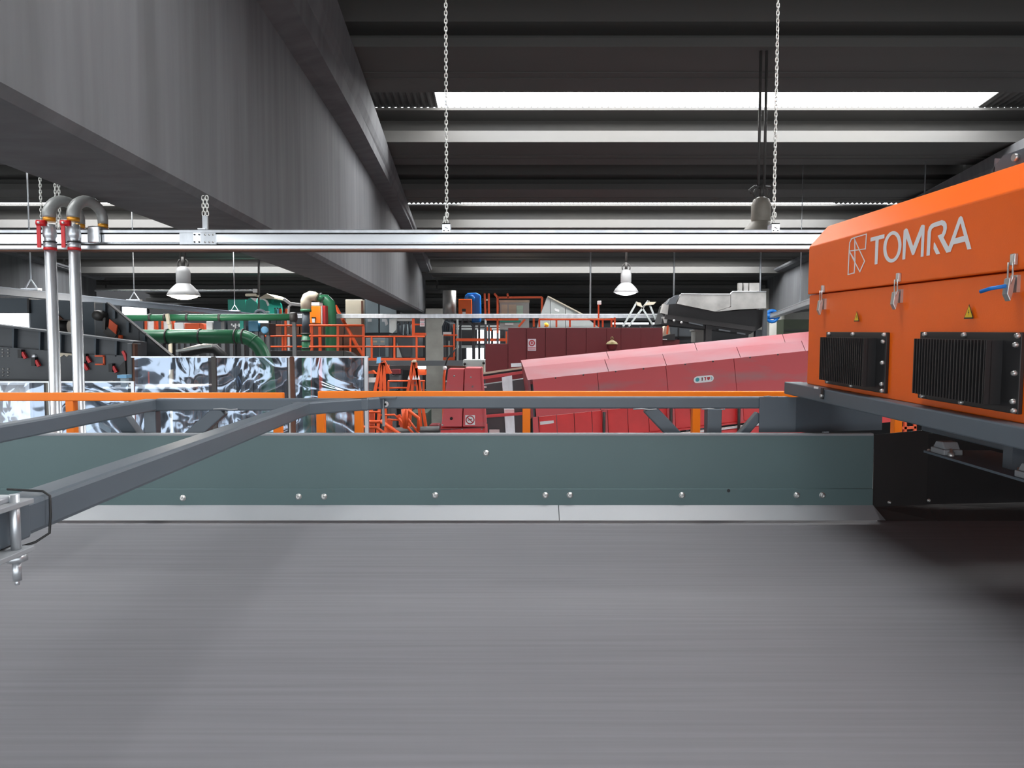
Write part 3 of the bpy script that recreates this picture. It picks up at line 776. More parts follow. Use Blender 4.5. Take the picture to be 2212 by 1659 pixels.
loop_leg(c0 + Vector((0.17, 0, 0)), c1 - Vector((0.17, 0, 0)), 0.10, 0.10, 'trunking', 'thin pale trunking running level past the grey column far back')
n1 = P(1745, 656, 11.9); n1 = n1 + (n1 - c1) * 0.3
loop_leg(c1 + (n1 - c1).normalized() * 0.22, n1, 0.14, 0.10, 'trunking', 'pale trunking rising towards the orange machine from a blue corner')
for c, lab, m in ((c0, 'dark blue corner joint of the far trunking on the left', M['dblue']), (c1, 'bright blue ring joint of the far trunking beside the round column', M['blue'])):
    o = MB().tube(arc(c, 0.13, 0, 2 * math.pi, (1, 0, 0), (0, 0, 1), 16)[:-1], 0.04, 8, closed=True).cyl(c + Vector((-0.16, 0, 0)), c + Vector((0.16, 0, 0)), 0.07, 12).build('corner_joint', m)
    tag(o, lab, 'pipe joint')
def hang_rod(p, ztop_, lab, tri=True, r=0.009, group=None):
    t = T('hanger_rod', p, lab, 'rod', group)
    MB().cyl(p + Vector((0, 0, 0.12 if tri else 0)), (p.x, p.y, ztop_), r, 8).build('rod', M['galv'], t)
    if tri:
        MB().tube([p + Vector((-0.09, 0, 0)), p + Vector((0, 0, 0.14)), p + Vector((0.09, 0, 0))], 0.010, 6).build('stirrup', M['galv'], t)
        MB().box(p + Vector((-0.11, -0.04, -0.0)), p + Vector((0.11, 0.04, 0.025))).build('foot_plate', M['alu'], t)
def on_left(px):
    k = 0.0
    best = min((abs(CX + FPX * (n0 + (c0 - n0) * (i / 400)).x / (n0 + (c0 - n0) * (i / 400)).y - px), i) for i in range(401))[1]
    return n0 + (c0 - n0) * (best / 400) + Vector((0, 0, 0.05))
for px, lab in ((72, 'thin rod with stirrup holding the slanting trunking left of the pipes'), (294, 'thin rod with stirrup holding the slanting trunking beside the lit lamp'), (509, 'thin rod holding the slanting trunking above the teal machine')):
    p = on_left(px); hang_rod(p, EZ + zroof(p.y) + 0.05, lab)
for px, lab in ((1275, 'thin rod holding the far trunking left of the small grey lamp'), (1455, 'thin rod holding the far trunking by the black conveyor'), (1641, 'thin rod holding the far trunking at the slim column')):
    p = P(px, 676, YL); p.z = c0.z + 0.05; hang_rod(p, EZ + zroof(YL) + 0.3, lab, False, 0.02)
p = P(1728, 660, 12.6); p.z = c0.z + 0.05; hang_rod(p, EZ + zroof(p.y) + 0.3, 'thin rod dropping to the trunking beside the orange machine', False, 0.006)
p = P(1997, 425, 12.3); hang_rod(Vector((p.x, p.y, c0.z)), EZ + zroof(11.08) + 0.02, 'thin rod rising above the orange machine lid', False, 0.011)

# ================================================================== LAMPS
def lamp(px, Y, pyrim, rr, lab, ztop_, glow, m, two_rods=False, tilt=0, big=False):
    k = rr / 0.225
    p = P(px, pyrim, Y)
    t = T('pendant_lamp', p, lab, 'lamp')
    MB().lathe(p, [(rr, 0.0), (rr * 1.02, 0.012 * k), (rr * 0.86, 0.075 * k), (rr * 0.62, 0.135 * k), (rr * 0.42, 0.175 * k), (rr * 0.40, 0.18 * k), (rr * 0.36, 0.165 * k), (rr * 0.58, 0.125 * k), (rr * 0.80, 0.065 * k), (rr * 0.96, 0.0)], 28).build('reflector', m, t)
    MB().lathe(p, [(0.0001, -0.055 * k), (rr * 0.4, -0.046 * k), (rr * 0.75, -0.02 * k), (rr * 0.95, 0.006 * k), (rr * 0.80, 0.06 * k), (0.0001, 0.06 * k)], 24).build('lens', glow, t)
    MB().lathe(p, [(rr * 0.40, 0.17 * k), (rr * 0.44, 0.20 * k), (rr * 0.44, 0.34 * k), (rr * 0.36, 0.40 * k), (rr * 0.16, 0.425 * k), (0.0001, 0.425 * k)], 20).build('housing', m, t)
    MB().tube(arc(p + Vector((0, 0, 0.46 * k)), 0.075 * k, -0.5, math.pi + 0.5, (1, 0, 0), (0, 0, 1), 10), 0.011 * k, 8).build('hook', M['darkmetal'], t)
    MB().cyl(p + Vector((0, 0, 0.42 * k)), p + Vector((0, 0, 0.56 * k)), 0.026 * k, 8).build('stem', M['darkmetal'], t)
    for dx in ((-0.035, 0.03) if two_rods else (0.0,)):
        MB().cyl(p + Vector((dx, 0, 0.52 * k)), (p.x + dx, p.y, ztop_), 0.016 if two_rods else 0.026, 8).build('rod', M['darkmetal'], t)
    return t
lamp(397, 11.15, 639, 0.232, 'brightly lit bell lamp hanging left of the long concrete beam', EZ + zroof(11.08), M['lamp_on'], M['lamp'], True)
lamp(1352, 16.3, 632, 0.265, 'small grey bell lamp, dimly lit, above the dark red cabinets', EZ + zroof(16.0), M['lamp_on_dim'], M['lamp'])
t = lamp(1643, 8.4, 516, 0.245, 'large dusty bell lamp on twin poles partly behind the trunking', EZ + zroof(8.28), M['lamp_on_dim'], M['lampold'], True, big=True)
for dx, top in ((-0.06, 1.2),):
    p = P(1643, 516, 8.4)
    MB().tube([p + Vector((-0.11, 0, 0.50)), p + Vector((-0.13, 0, 0.54)), p + Vector((-0.08, 0, 0.58)), p + Vector((0.10, 0, 0.57))], 0.016, 8).build('cross_bar', M['darkmetal'], t)
o = bpy.data.objects.new('lamp_light', bpy.data.lights.new('lamp_light', 'POINT'))
COL.objects.link(o); o.location = P(397, 648, 11.15) - Vector((0, 0, 0.1)); o.data.energy = 60; o.data.color = (1, 0.93, 0.84); o.data.shadow_soft_size = 0.18
#PART3
# ================================================================== BACKGROUND MACHINERY
def pbox(mb, x0, y0, x1, y1, Y, d=0.3):
    a, b = P(x0, y0, Y), P(x1, y1, Y)
    return mb.box((a.x, Y, b.z), (b.x, Y + d, a.z))
def ppoly(mb, pts, Y, d=0.1):
    return mb.prism([P(x, y, Y) for x, y in pts], (0, d, 0))
def pbar(mb, p, q, Y, w, Y2=None):
    a, b = P(p[0], p[1], Y), P(q[0], q[1], Y if Y2 is None else Y2)
    return mb.bar(a, b, w, w)
def ptube(mb, pts, Y, r, n=8):
    return mb.tube([P(x, y, Y) for x, y in pts], r, n)
def legs(t, pxs, py, Y, w=0.12, m=None):
    for px in pxs:
        p = P(px, py, Y)
        MB().box((p.x - w / 2, Y + 0.01, 0), (p.x + w / 2, Y + 0.01 + w, p.z)).build('leg', m or M['dgrey'], t)
def pcen(x0, y0, x1, y1, Y):
    a = P((x0 + x1) / 2, y1, Y); return a
def one(name, m, lab, cat, x0, y0, x1, y1, Y, d=0.4, legpx=None, bevel=0.01, group=None):
    """a box-shaped thing with a body part, standing on legs"""
    t = T(name, pcen(x0, y0, x1, y1, Y), lab, cat, group)
    pbox(MB(), x0, y0, x1, y1, Y, d).build('body', m, t, bevel=bevel)
    if legpx is None: legpx = (x0 + (x1 - x0) * 0.2, x0 + (x1 - x0) * 0.8)
    legs(t, legpx, y1, Y, 0.06)
    return t

# ---- clear plastic curtains on posts
YC = 6.0
def sheet(x0, y0, x1, y1, Y, parent, seed, nx=34, ny=14, amp=0.03):
    rnd = random.Random(seed); ph = [rnd.uniform(0, 6.28) for _ in range(8)]
    a, b = P(x0, y0, Y), P(x1, y1, Y); vs = []; fs = []
    for j in range(ny + 1):
        for i in range(nx + 1):
            u, v = i / nx, j / ny
            x = a.x + (b.x - a.x) * u; z = a.z + (b.z - a.z) * v
            e = min(1, u * 8, (1 - u) * 8) * min(1, 0.25 + v * 2)
            d = amp * e * (math.sin(5.1 * x + 1.7 * z + ph[0]) + 0.7 * math.sin(9.7 * x - 4.3 * z + ph[1]) + 0.5 * math.sin(4.0 * x + 9.0 * z + ph[2]) + 0.35 * math.sin(17 * x + 6 * z + ph[3]))
            vs.append((x, Y + d, z))
    for j in range(ny):
        for i in range(nx):
            k = j * (nx + 1) + i
            fs.append((k, k + 1, k + nx + 2, k + nx + 1))
    mb = MB().add(vs, fs, True)
    return mb.build('curtain_panel', M['curtain'], parent)
t = T('plastic_curtain', W(P(540, 900, YC).x, YC, -4.4), 'tall clear plastic curtain in three glossy panels behind the frame', 'curtain')
for i, (x0, x1) in enumerate(((290, 457), (468, 625), (636, 788))):
    sheet(x0, 772, x1, 1100, YC, t, i)
    pbar(MB(), (x0 - 6, 771), (x1 + 8, 771), YC, 0.012).build('top_rail', M['galv'], t)
for px, w, m in ((462, 0.035, M['darkmetal']), (631, 0.03, M['rust']), (791, 0.028, M['galv'])):
    p = P(px, 770, YC); MB().box((p.x - w / 2, YC - 0.012, 0), (p.x + w / 2, YC + 0.02, p.z)).build('post', m, t)
t = T('plastic_curtain', W(P(30, 900, YC).x, YC, -4.4), 'clear plastic curtain at the left end below the dark conveyor side', 'curtain')
sheet(-80, 826, 104, 1100, YC, t, 11, 24, 10)
sheet(132, 826, 284, 1100, YC, t, 14, 20, 10)
for px in (-84, 108, 128, 287):
    p = P(px, 824, YC); MB().box((p.x - 0.012, YC - 0.01, 0), (p.x + 0.012, YC + 0.02, p.z)).build('post', M['galv'], t)
pbar(MB(), (-90, 825), (288, 825), YC, 0.012).build('top_rail', M['galv'], t)
# white sheeting hung behind the left curtain
t = T('white_tarpaulin', W(P(30, 900, 7.2).x, 7.2, -4.4), 'white crumpled tarpaulin hanging behind the left plastic curtain', 'tarpaulin')
vs, fs = [], []
a, b = P(-90, 828, 7.2), P(70, 1100, 7.2)
for j in range(9):
    for i in range(15):
        u, v = i / 14, j / 8
        vs.append((a.x + (b.x - a.x) * u, 7.2 + 0.05 * math.sin(9 * u + 3 * v) + 0.04 * math.sin(21 * u - 5 * v), a.z + (b.z - a.z) * v))
for j in range(8):
    for i in range(14):
        k = j * 15 + i; fs.append((k, k + 1, k + 16, k + 15))
MB().add(vs, fs, True).build('sheet', M['white'], t)
MB().bar(a + Vector((0, 0, 0)), Vector((b.x, 7.2, a.z)), 0.03, 0.03).build('rail', M['galv'], t)
for x in (a.x, b.x): MB().box((x - 0.02, 7.19, 0), (x + 0.02, 7.23, a.z)).build('post', M['galv'], t)
# a grey braced stand seen through the gap under the long arm
t = T('braced_stand', W(P(210, 930, 7.9).x, 7.9, -4.5), 'pale grey stand with crossed braces seen under the long left arm', 'stand')
for p, q in (((160, 880), (262, 945)), ((262, 880), (160, 945)), ((200, 850), (300, 885))):
    pbar(MB(), p, q, 7.9, 0.05).build('brace', M['lblue'], t)
for px in (160, 275): pbar(MB(), (px, 848), (px, 945), 7.9, 0.06).build('post', M['lblue'], t)
pbar(MB(), (150, 848), (285, 848), 7.9, 0.05).build('top_bar', M['lblue'], t)
legs(t, (160, 275), 945, 7.9, 0.06, M['lblue'])

# ---- dark conveyor at the left
Y = 8.0
t = T('side_conveyor', W(P(120, 800, Y).x, Y, -4.5), 'dark grey conveyor with ribbed side and red pull switches behind the pipes', 'conveyor')
ppoly(MB(), [(-80, 743), (0, 749), (100, 757), (156, 765), (272, 768), (272, 825), (100, 822), (-80, 818)], Y, 0.45).build('side_plate', M['dgrey'], t)
top = lambda x: 704.6 + (x - 0) * (739 - 704.6) / 286
mid = lambda x: 749 + x * 0.085
xs_ = [-80, 28, 85, 130, 205, 250, 284]
for a, b in zip(xs_, xs_[1:]):
    ppoly(MB(), [(a + 1.2, top(a)), (b - 1.2, top(b)), (b - 1.2, mid(b)), (a + 1.2, mid(a))], Y + 0.06, 0.35).build('skirt_panel', M['dgrey'], t)
for x in xs_[1:]:
    ppoly(MB(), [(x - 2.5, top(x)), (x + 2.5, top(x)), (x + 1.5, mid(x)), (x - 1.5, mid(x))], Y, 0.08).build('rib', M['dblue'], t)
ppoly(MB(), [(-80, top(-80) - 3), (288, top(288) - 2), (288, top(288) + 2), (-80, top(-80) + 1)], Y - 0.06, 0.2).build('top_flange', M['dgrey'], t)
ppoly(MB(), [(-80, 818), (272, 825), (272, 829), (-80, 822)], Y - 0.05, 0.2).build('bottom_flange', M['black'], t)
ppoly(MB(), [(273, 742), (285, 742), (286, 838), (274, 838)], Y - 0.12, 0.2).build('end_post', M['dgrey'], t, bevel=0.01)
ppoly(MB(), [(286, 742), (291, 743), (292, 838), (287, 838)], Y - 0.14, 0.06).build('end_post', M['rust'], t)
ppoly(MB(), [(262, 760), (266, 757), (271, 765), (273, 777), (270, 780), (266, 768)], Y - 0.06, 0.03).build('pulley', M['valvered'], t)
ppoly(MB(), [(254, 795), (270, 778), (272, 812), (253, 812)], Y - 0.02, 0.03).build('opening', M['black'], t)
for px, py, r in ((50, 765, 0.028), (79, 782, 0.028), (188, 774, 0.03), (183, 790, 0.024), (245, 795, 0.028)):
    p = P(px, py, Y); sw = MB().box((p.x - 0.02, Y - 0.06, p.z - 0.04), (p.x + 0.02, Y, p.z + 0.05)).build('pull_switch', M['black'], t)
    MB().bar((p.x + 0.02, Y - 0.04, p.z + 0.02), (p.x + 0.055, Y - 0.04, p.z - 0.045), 0.03, 0.03, up=(0, 1, 0)).build('lever', M['valvered'], sw)
for px, py in ((75, 770), (185, 776)):
    p = P(px, py, Y); MB().lathe(p, [(0.03, 0), (0.03, 0.02), (0.015, 0.03), (0.0001, 0.03)], 12, axis=(0, -1, 0)).build('cap', M['galv'], t)
p = P(217, 778, Y); fr = MB()
for dx, dz, w, h in ((0, 0.045, 0.05, 0.008), (0, -0.045, 0.05, 0.008), (0.045, 0, 0.008, 0.05)):
    fr.box((p.x + dx - w, Y - 0.02, p.z + dz - h), (p.x + dx + w, Y, p.z + dz + h))
fr.build('guide_bracket', M['orangefar'], t)
for bx, by in ((6, 755), (6, 761), (6, 769), (18, 755), (18, 769), (18, 762), (7, 797), (7, 804), (7, 811), (18, 797), (18, 804), (18, 811)):
    MB().lathe(P(bx, by, Y), [(0.011, 0), (0.011, 0.01), (0.0001, 0.012)], 6, axis=(0, -1, 0)).build('bolt', M['bolt'], t)
mb = MB(); ppoly(mb, [(124, 762), (155, 764), (155, 768), (148, 767), (144, 771), (138, 766), (131, 771), (125, 766)], Y - 0.01, 0.02); mb.build('torn_liner', M['beige'], t)
legs(t, (40, 170, 268), 825, Y, 0.14)
# grey plates of the hopper behind it
Y = 9.0
t = T('feed_hopper', W(P(110, 700, Y).x, Y, -4.5), 'tall blue-grey steel hopper plates above the dark left conveyor', 'hopper')
for a, b, y0, y1 in ((-80, 61, 644, 675), (64, 104, 647, 735), (106, 152, 650, 690), (153, 206, 652, 745)):
    pbox(MB(), a, y0, b, y1, Y, 0.25).build('hopper_plate', M['dblue'], t)
pbox(MB(), 58, 645, 63, 676, Y - 0.04, 0.04).build('edge_strip', M['black'], t)
MB().tube([P(108, 706, Y + 0.14), P(152, 706, Y + 0.14)], 0.08, 16).build('drum', M['black'], t)
mb = MB(); ppoly(mb, [(123, 679), (136, 690), (123, 692)], Y - 0.03, 0.05); mb.build('flap', M['rust'], t)
legs(t, (70, 110, 200), 735, Y, 0.12); legs(t, (-60,), 675, Y, 0.12)
# inclined chute
Y = 8.6
t = T('inclined_chute', W(P(320, 740, Y).x, Y, -4.5), 'dark grey inclined chute sloping down behind the plastic curtain', 'chute')
ppoly(MB(), [(206, 655), (235, 655), (300, 709), (300, 805), (293, 806), (291, 740), (206, 735)], Y, 0.05).build('side_plate', M['dgrey'], t)
ppoly(MB(), [(301, 710), (373, 769), (382, 797), (301, 805)], Y, 0.05).build('side_plate', M['dgrey'], t)
ppoly(MB(), [(374, 770), (460, 769), (460, 779), (384, 797)], Y, 0.05).build('side_plate', M['dgrey'], t)
mb = MB(); mb.bar(P(233, 654, Y - 0.02), P(392, 787, Y - 0.02), 0.06, 0.015); mb.build('edge_flange', M['black'], t)
for (a, b, c, d) in ((226, 655, 226, 676), (247, 668, 247, 688), (277, 692, 277, 718), (312, 720, 312, 745)):
    pbar(MB(), (a, b), (c, d), Y - 0.03, 0.03).build('rib', M['dblue'], t)
mo = MB().lathe(P(222, 682, Y - 0.02), [(0.0001, 0.14), (0.05, 0.14), (0.06, 0.10), (0.06, 0.0)], 16, axis=(0, -1, 0)).build('motor', M['darkmetal'], t)
ppoly(MB(), [(236, 689), (253, 703), (250, 722), (234, 708)], Y - 0.10, 0.02).build('motor_plate', M['orangefar'], mo)
mb = MB(); mb.bar(P(229, 686, Y - 0.06), P(228, 712, Y - 0.06), 0.03, 0.08); mb.bar(P(228, 712, Y - 0.06), P(250, 728, Y - 0.06), 0.03, 0.08); mb.build('motor_mount', M['darkmetal'], mo)
mb = MB(); mb.cyl(P(260, 733, Y - 0.06), P(261, 724, Y - 0.06), 0.025, 10); mb.build('beacon', M['orangefar'], t)
mb = MB(); ptube(mb, [(253, 703), (258, 716), (249, 735), (248, 750)], Y - 0.04, 0.010, 6); mb.build('hose', M['darkmetal'], t)
legs(t, (215, 296), 800, Y, 0.12); legs(t, (440,), 779, Y + 0.1, 0.12)
# steel table with posts
Y = 7.1
t = T('steel_table', W(P(320, 840, Y).x, Y, -4.5), 'low pale steel table edge with two short posts behind the left guard rail', 'table')
pbox(MB(), 222, 836, 416, 839.5, Y, 0.5).build('table_top', M['galv'], t)
pbox(MB(), 240, 840, 385, 850, Y + 0.05, 0.4).build('apron', M['dblue'], t)
pbox(MB(), 253, 810, 273, 817, Y, 0.10).build('bracket', M['lightblue'], t)
pbox(MB(), 260, 817, 272, 836, Y + 0.01, 0.06).build('short_post', M['lblue'], t)
pbox(MB(), 232, 822, 241, 836, Y + 0.01, 0.06).build('bearing', M['black'], t)
legs(t, (245, 380), 850, Y, 0.08)

# ---- green pipes
Y = 10.0; r = 0.094
t = T('green_pipe', P(430, 727, Y), 'thick green pipe with dark rings bending down into the plastic curtain', 'pipe')
pts = [P(300, 727, Y), P(515, 727, Y)]
c = P(515, 727, Y) + Vector((0, 0, -0.34)); p5 = [c + Vector((math.sin(a) * 0.34, 0, math.cos(a) * 0.34)) for a in [R(12 * i) for i in range(1, 7)]]
MB().tube(pts, r, 20).build('straight_pipe', M['green'], t)
MB().tube([pts[1]] + p5 + [p5[-1] + Vector((0.05, 0, -0.16)), p5[-1] + Vector((0.07, 0, -0.5)), Vector((p5[-1].x + 0.08, Y, 0))], r, 20).build('bend', M['green'], t)
for px in (362, 433, 510, 526):
    p = P(px, 727, Y); MB().tube([p - Vector((0.010, 0, 0)), p + Vector((0.010, 0, 0))], r + 0.012, 20).build('ring', M['darkmetal'], t)
for q, a in ((p5[2], 36), (p5[-1] + Vector((0.05, 0, -0.16)), 80)):
    d = Vector((math.cos(R(a)), 0, -math.sin(R(a)))) * 0.006; MB().tube([q - d, q + d], r + 0.006, 20).build('ring', M['green'], t)
mb = MB()
for x in (355, 376): pbar(mb, (x, 742), (x, 770), Y, 0.03)
pbar(mb, (355, 765), (376, 765), Y, 0.03); mb.build('bracket', M['black'], t); legs(t, (355, 376), 768, Y, 0.04)
Y = 13.0
t = T('green_pipe', P(450, 685, Y), 'thin green pipe running level above the thick green pipe', 'pipe')
MB().tube([P(200, 687, Y), P(630, 685, Y)], 0.06, 14).build('straight_pipe', M['green'], t)
MB().tube([P(628, 685, Y), P(640, 685, Y)], 0.085, 14).build('end_flange', M['darkmetal'], t)
for px in (325, 357, 405, 475):
    p = P(px, 686, Y); MB().tube([p - Vector((0.02, 0, 0)), p + Vector((0.02, 0, 0))], 0.068, 14).build('clamp', M['darkmetal'], t)
legs(t, (270, 480, 634), 687, Y + 0.06, 0.06)
mb = MB(); pbar(mb, (361, 678), (365, 700), Y - 0.1, 0.05); mb.build('post', M['beige'], t); legs(t, (365,), 700, Y - 0.12, 0.05, M['beige'])
# hoses and dark ducts under the thick pipe
Y = 10.6
t = T('black_duct', P(460, 760, Y), 'black bent rubber duct under the thick green pipe', 'duct')
MB().tube([P(395, 764, Y), P(440, 752, Y), P(465, 754, Y), P(482, 770, Y), P(490, 800, Y), P(492, 1000, Y)], 0.07, 12).build('duct', M['black'], t)
mb = MB(); pbar(mb, (381, 758), (457, 747), Y - 0.1, 0.03); mb.build('support_bar', M['white'], t)
legs(t, (400,), 770, Y, 0.06)

# ---- row of cabinets between the two green pipes
Y = 14.0
one('low_cabinet', M['dblue'], 'dark teal low cabinet at the left end behind the thick green pipe', 'cabinet', 266, 693, 310, 716, Y)
t = T('orange_rack', pcen(312, 690, 372, 716, Y), 'small orange rack with white boards behind the thick green pipe', 'rack')
for a, b in ((312, 317), (333, 337), (348, 352), (370, 374)): pbox(MB(), a, 690, b, 716, Y, 0.1).build('post', M['orangefar'], t)
for a, b in ((318, 332), (353, 369)): pbox(MB(), a, 694, b, 716, Y + 0.03, 0.03).build('board', M['white'], t)
legs(t, (314, 372), 716, Y, 0.05, M['orangefar'])
t = one('orange_cabinet', M['orangefar'], 'small orange cabinet in a row behind the thick green pipe', 'cabinet', 399, 698, 432, 716, Y)
ppoly(MB(), [(432, 698), (439, 700), (443, 716), (432, 716)], Y, 0.3).build('side_cover', M['orangefar'], t)
one('white_cabinet', M['white'], 'white low cabinet left of the small orange cabinet', 'cabinet', 376, 697, 397, 716, Y)
one('white_cabinet', M['white'], 'white low cabinet right of the small orange cabinet', 'cabinet', 445, 694, 459, 716, Y)
one('blue_grey_cabinet', M['dblue'], 'blue-grey plain cabinet behind the thick green pipe', 'cabinet', 461, 691, 488, 716, Y)
t = one('printed_cabinet', M['dgrey'], 'dark green-grey cabinet with white print behind the thick green pipe', 'cabinet', 491, 691, 531, 716, Y)
for i in range(5): pbox(MB(), 499 + 4 * i, 699 + (i % 2) * 3, 502 + 4 * i, 703 + (i % 3) * 3, Y - 0.01, 0.01).build('print_mark', M['white'], t)
pbox(MB(), 518, 693, 526, 712, Y - 0.02, 0.02).build('print_panel', M['teal'], t)
t = one('blue_cabinet', mat('steel_blue_paint', (42, 100, 126), 0.45, vary=0.06), 'steel-blue box with slanted lid right of the printed cabinet', 'cabinet', 536, 693, 558, 716, Y)
pbox(MB(), 558, 693, 576, 697, Y, 0.1).build('strip_lamp', M['tube_on'], t)
t = one('round_fan', M['black'], 'dark fan box with a pale blue round cover above the orange railing', 'fan', 562, 698, 582, 724, Y)
MB().lathe(P(572.5, 713, Y), [(0.068, 0.0), (0.068, 0.03), (0.05, 0.05), (0.0001, 0.055)], 20, axis=(0, -1, 0)).build('fan_cover', M['lightblue'], t)

# ---- teal filter unit
Y = 19.5
t = T('teal_filter_unit', pcen(491, 640, 590, 700, Y), 'teal green filter unit with rounded hoods behind the slanting trunking', 'machine')
pbox(MB(), 492, 647, 531, 690, Y + 0.2, 1.0).build('box_body', M['teal'], t)
for a, b in ((531, 556), (559, 580)):
    pts = [(a, 690), (a, 650), (a + 6, 645), ((a + b) / 2, 643), (b - 5, 647), (b - 1, 655), (b, 664), (b, 690)]
    h = ppoly(MB(), pts, Y, 1.2).build('hood', M['teal'], t)
mb = MB(); ptube(mb, [(560, 645), (568, 645), (576, 650), (580, 660)], Y - 0.03, 0.03, 6); mb.build('hood_trim', M['white'], t)
pbox(MB(), 562, 672, 580, 675, Y - 0.05, 0.1).build('sill', M['white'], t)
ppoly(MB(), [(582, 645), (591, 646), (591, 652), (586, 660), (590, 690), (581, 690)], Y + 0.3, 0.6).build('side_duct', M['teal'], t)
ppoly(MB(), [(562, 642), (576, 634), (592, 642), (592, 645), (562, 645)], Y - 0.1, 1.2).build('roof_cap', M['beige'], t)
ppoly(MB(), [(540, 643), (556, 644), (552, 652)], Y - 0.04, 0.03).build('notice', M['white'], t)
legs(t, (500, 545, 575), 690, Y + 0.3, 0.15)
t = T('floodlight', P(550, 630, 18.5), 'small white floodlight box with a pale arm above the teal unit', 'lamp')
pbox(MB(), 545.5, 624, 554.5, 632, 18.5, 0.1).build('lamp_box', M['white'], t, bevel=0.01)
pbox(MB(), 529, 634, 552, 640, 18.4, 0.1).build('arm_cover', M['beige'], t, bevel=0.02)
pbar(MB(), (559, 560), (559, 690), 18.6, 0.04).build('pole', M['darkmetal'], t)
pbar(MB(), (548, 637), (559, 640), 18.55, 0.05).build('arm', M['beige'], t); legs(t, (559,), 690, 18.6, 0.05)
o = MB().tube([P(205, 628, 18.63), P(558, 628, 18.63)], 0.022, 8).build('conduit', M['galv']); tag(o, 'thin pale conduit running level behind the lit lamp', 'pipe')
for i, (px, m) in enumerate(((594, M['teal']), (600, M['lightblue']), (605, M['orangefar']), (617, M['orangefar']))):
    t = one('gas_bottle', m, ['narrow teal bottle beside the teal unit', 'narrow pale blue bottle right of the teal one', 'narrow orange bottle in the row right of the teal unit', 'narrow orange bottle standing apart, nearest the grey bent duct'][i], 'bottle', px - 2, 667, px + 3, 690, 19.5, 0.06, (px,))
    MB().cyl(P(px + 0.5, 668, 19.53), P(px + 0.5, 665, 19.53), 0.025, 8).build('neck', M['darkmetal'], t)
t = T('white_bracket', P(630, 680, 19), 'white bent pipe bracket left of the grey bent duct', 'bracket')
MB().tube([P(613, 646, 19), P(627, 656, 19), P(652, 659, 19)], 0.04, 8).build('arm', M['white'], t)
MB().tube([P(631, 657, 19), P(624, 662, 19), P(623, 690, 19), Vector((P(623, 690, 19).x, 19, 0))], 0.03, 8).build('stem', M['white'], t)

# ---- bent duct, orange cabinet, green duct on the platform
Y = 16.0
t = T('bent_duct', P(661, 757, Y), 'vertical duct with a pale grey bend on top and green sections below', 'duct')
p0, p1, p2 = P(661, 668, Y), P(661, 650, Y), P(688, 643, Y)
MB().tube([p0, p1, p1 + Vector((0.03, 0, 0.07)), p1 + Vector((0.10, 0, 0.105)), p1 + Vector((0.18, 0, 0.10)), p1 + Vector((0.24, 0, 0.07))], [0.11, 0.115, 0.115, 0.11, 0.10, 0.09], 16).build('bend', M['beige'], t)
MB().tube([P(661, 674, Y), P(661, 668, Y)], 0.115, 16).build('upper_band', M['green'], t)
MB().tube([P(661, 722, Y), P(661, 674, Y)], 0.08, 16).build('middle_section', M['dblue'], t)
MB().tube([Vector((p0.x, Y, 0)), P(661, 757, Y), P(661, 722, Y)], 0.092, 16).build('lower_section', M['green'], t)
for py in (669, 721, 736, 752):
    p = P(661, py, Y); MB().cyl(p - Vector((0, 0, 0.014)), p + Vector((0, 0, 0.014)), 0.105, 16).build('ring', M['darkmetal'], t)
MB().tube([P(672, 641, Y + 0.1), P(690, 644, Y + 0.1), P(697, 648, Y + 0.1)], 0.075, 12).build('outlet', M['green'], t)
Y = 17.0
t = T('green_duct', P(711, 700, Y), 'dark green bent duct dropping behind the orange cabinet', 'duct')
MB().tube([P(694, 648, Y), P(704, 648, Y), P(712, 656, Y), P(714, 670, Y), P(715, 700, Y), Vector((P(715, 700, Y).x, Y, 0))], 0.13, 16).build('duct', M['green'], t)
MB().tube([P(692, 648, Y), P(695, 648, Y)], 0.16, 16).build('flange', M['galv'], t)
Y = 16.4
t = T('orange_cabinet', pcen(668, 660, 702, 700, Y), 'bright orange cabinet beside the bent duct on the platform', 'cabinet')
pbox(MB(), 669, 661, 693, 699, Y, 0.3).build('body', M['orangerail'], t, bevel=0.01)
pbox(MB(), 668, 653, 690, 660, Y, 0.3).build('top_cover', M['white'], t)
pbox(MB(), 693, 661, 695.5, 704, Y + 0.02, 0.2).build('side_strip', M['white'], t)
pbox(MB(), 697, 660, 703, 701, Y + 0.1, 0.25).build('side_cover', M['valvered'], t)
pbox(MB(), 674, 688, 680, 697, Y - 0.02, 0.02).build('name_plate', M['white'], t)
pbox(MB(), 673, 685, 682, 688, Y - 0.02, 0.02).build('handle', M['signdark'], t)
legs(t, (672, 690), 700, Y, 0.06, M['orangefar'])
t = one('beige_cabinet', M['beige'], 'tall beige cabinet under the end of the long beam', 'cabinet', 746, 647, 783, 703, 20.5, 0.5)
pbox(MB(), 780, 650, 785, 703, 20.45, 0.04).build('edge_trim', M['rust'], t)
t = one('grey_switch_cabinet', M['dgrey'], 'tall blue-grey switch cabinet with two doors beside the beige cabinet', 'cabinet', 787, 645, 858, 726, 20.2, 0.6)
for a, b in ((789, 817.5), (820, 857)):
    d = pbox(MB(), a, 647, b, 719, 20.15, 0.05).build('door', M['lblue'], t, bevel=0.006)
    pbox(MB(), a + 5, 689, a + 14, 695, 20.13, 0.02).build('sign_plate', M['white'], d)
pbox(MB(), 787, 720, 858, 725, 20.1, 0.1).build('plinth', M['black'], t)
ppoly(MB(), [(829, 690), (836, 690), (838, 700), (833, 704)], 20.1, 0.03).build('paper', M['white'], t)

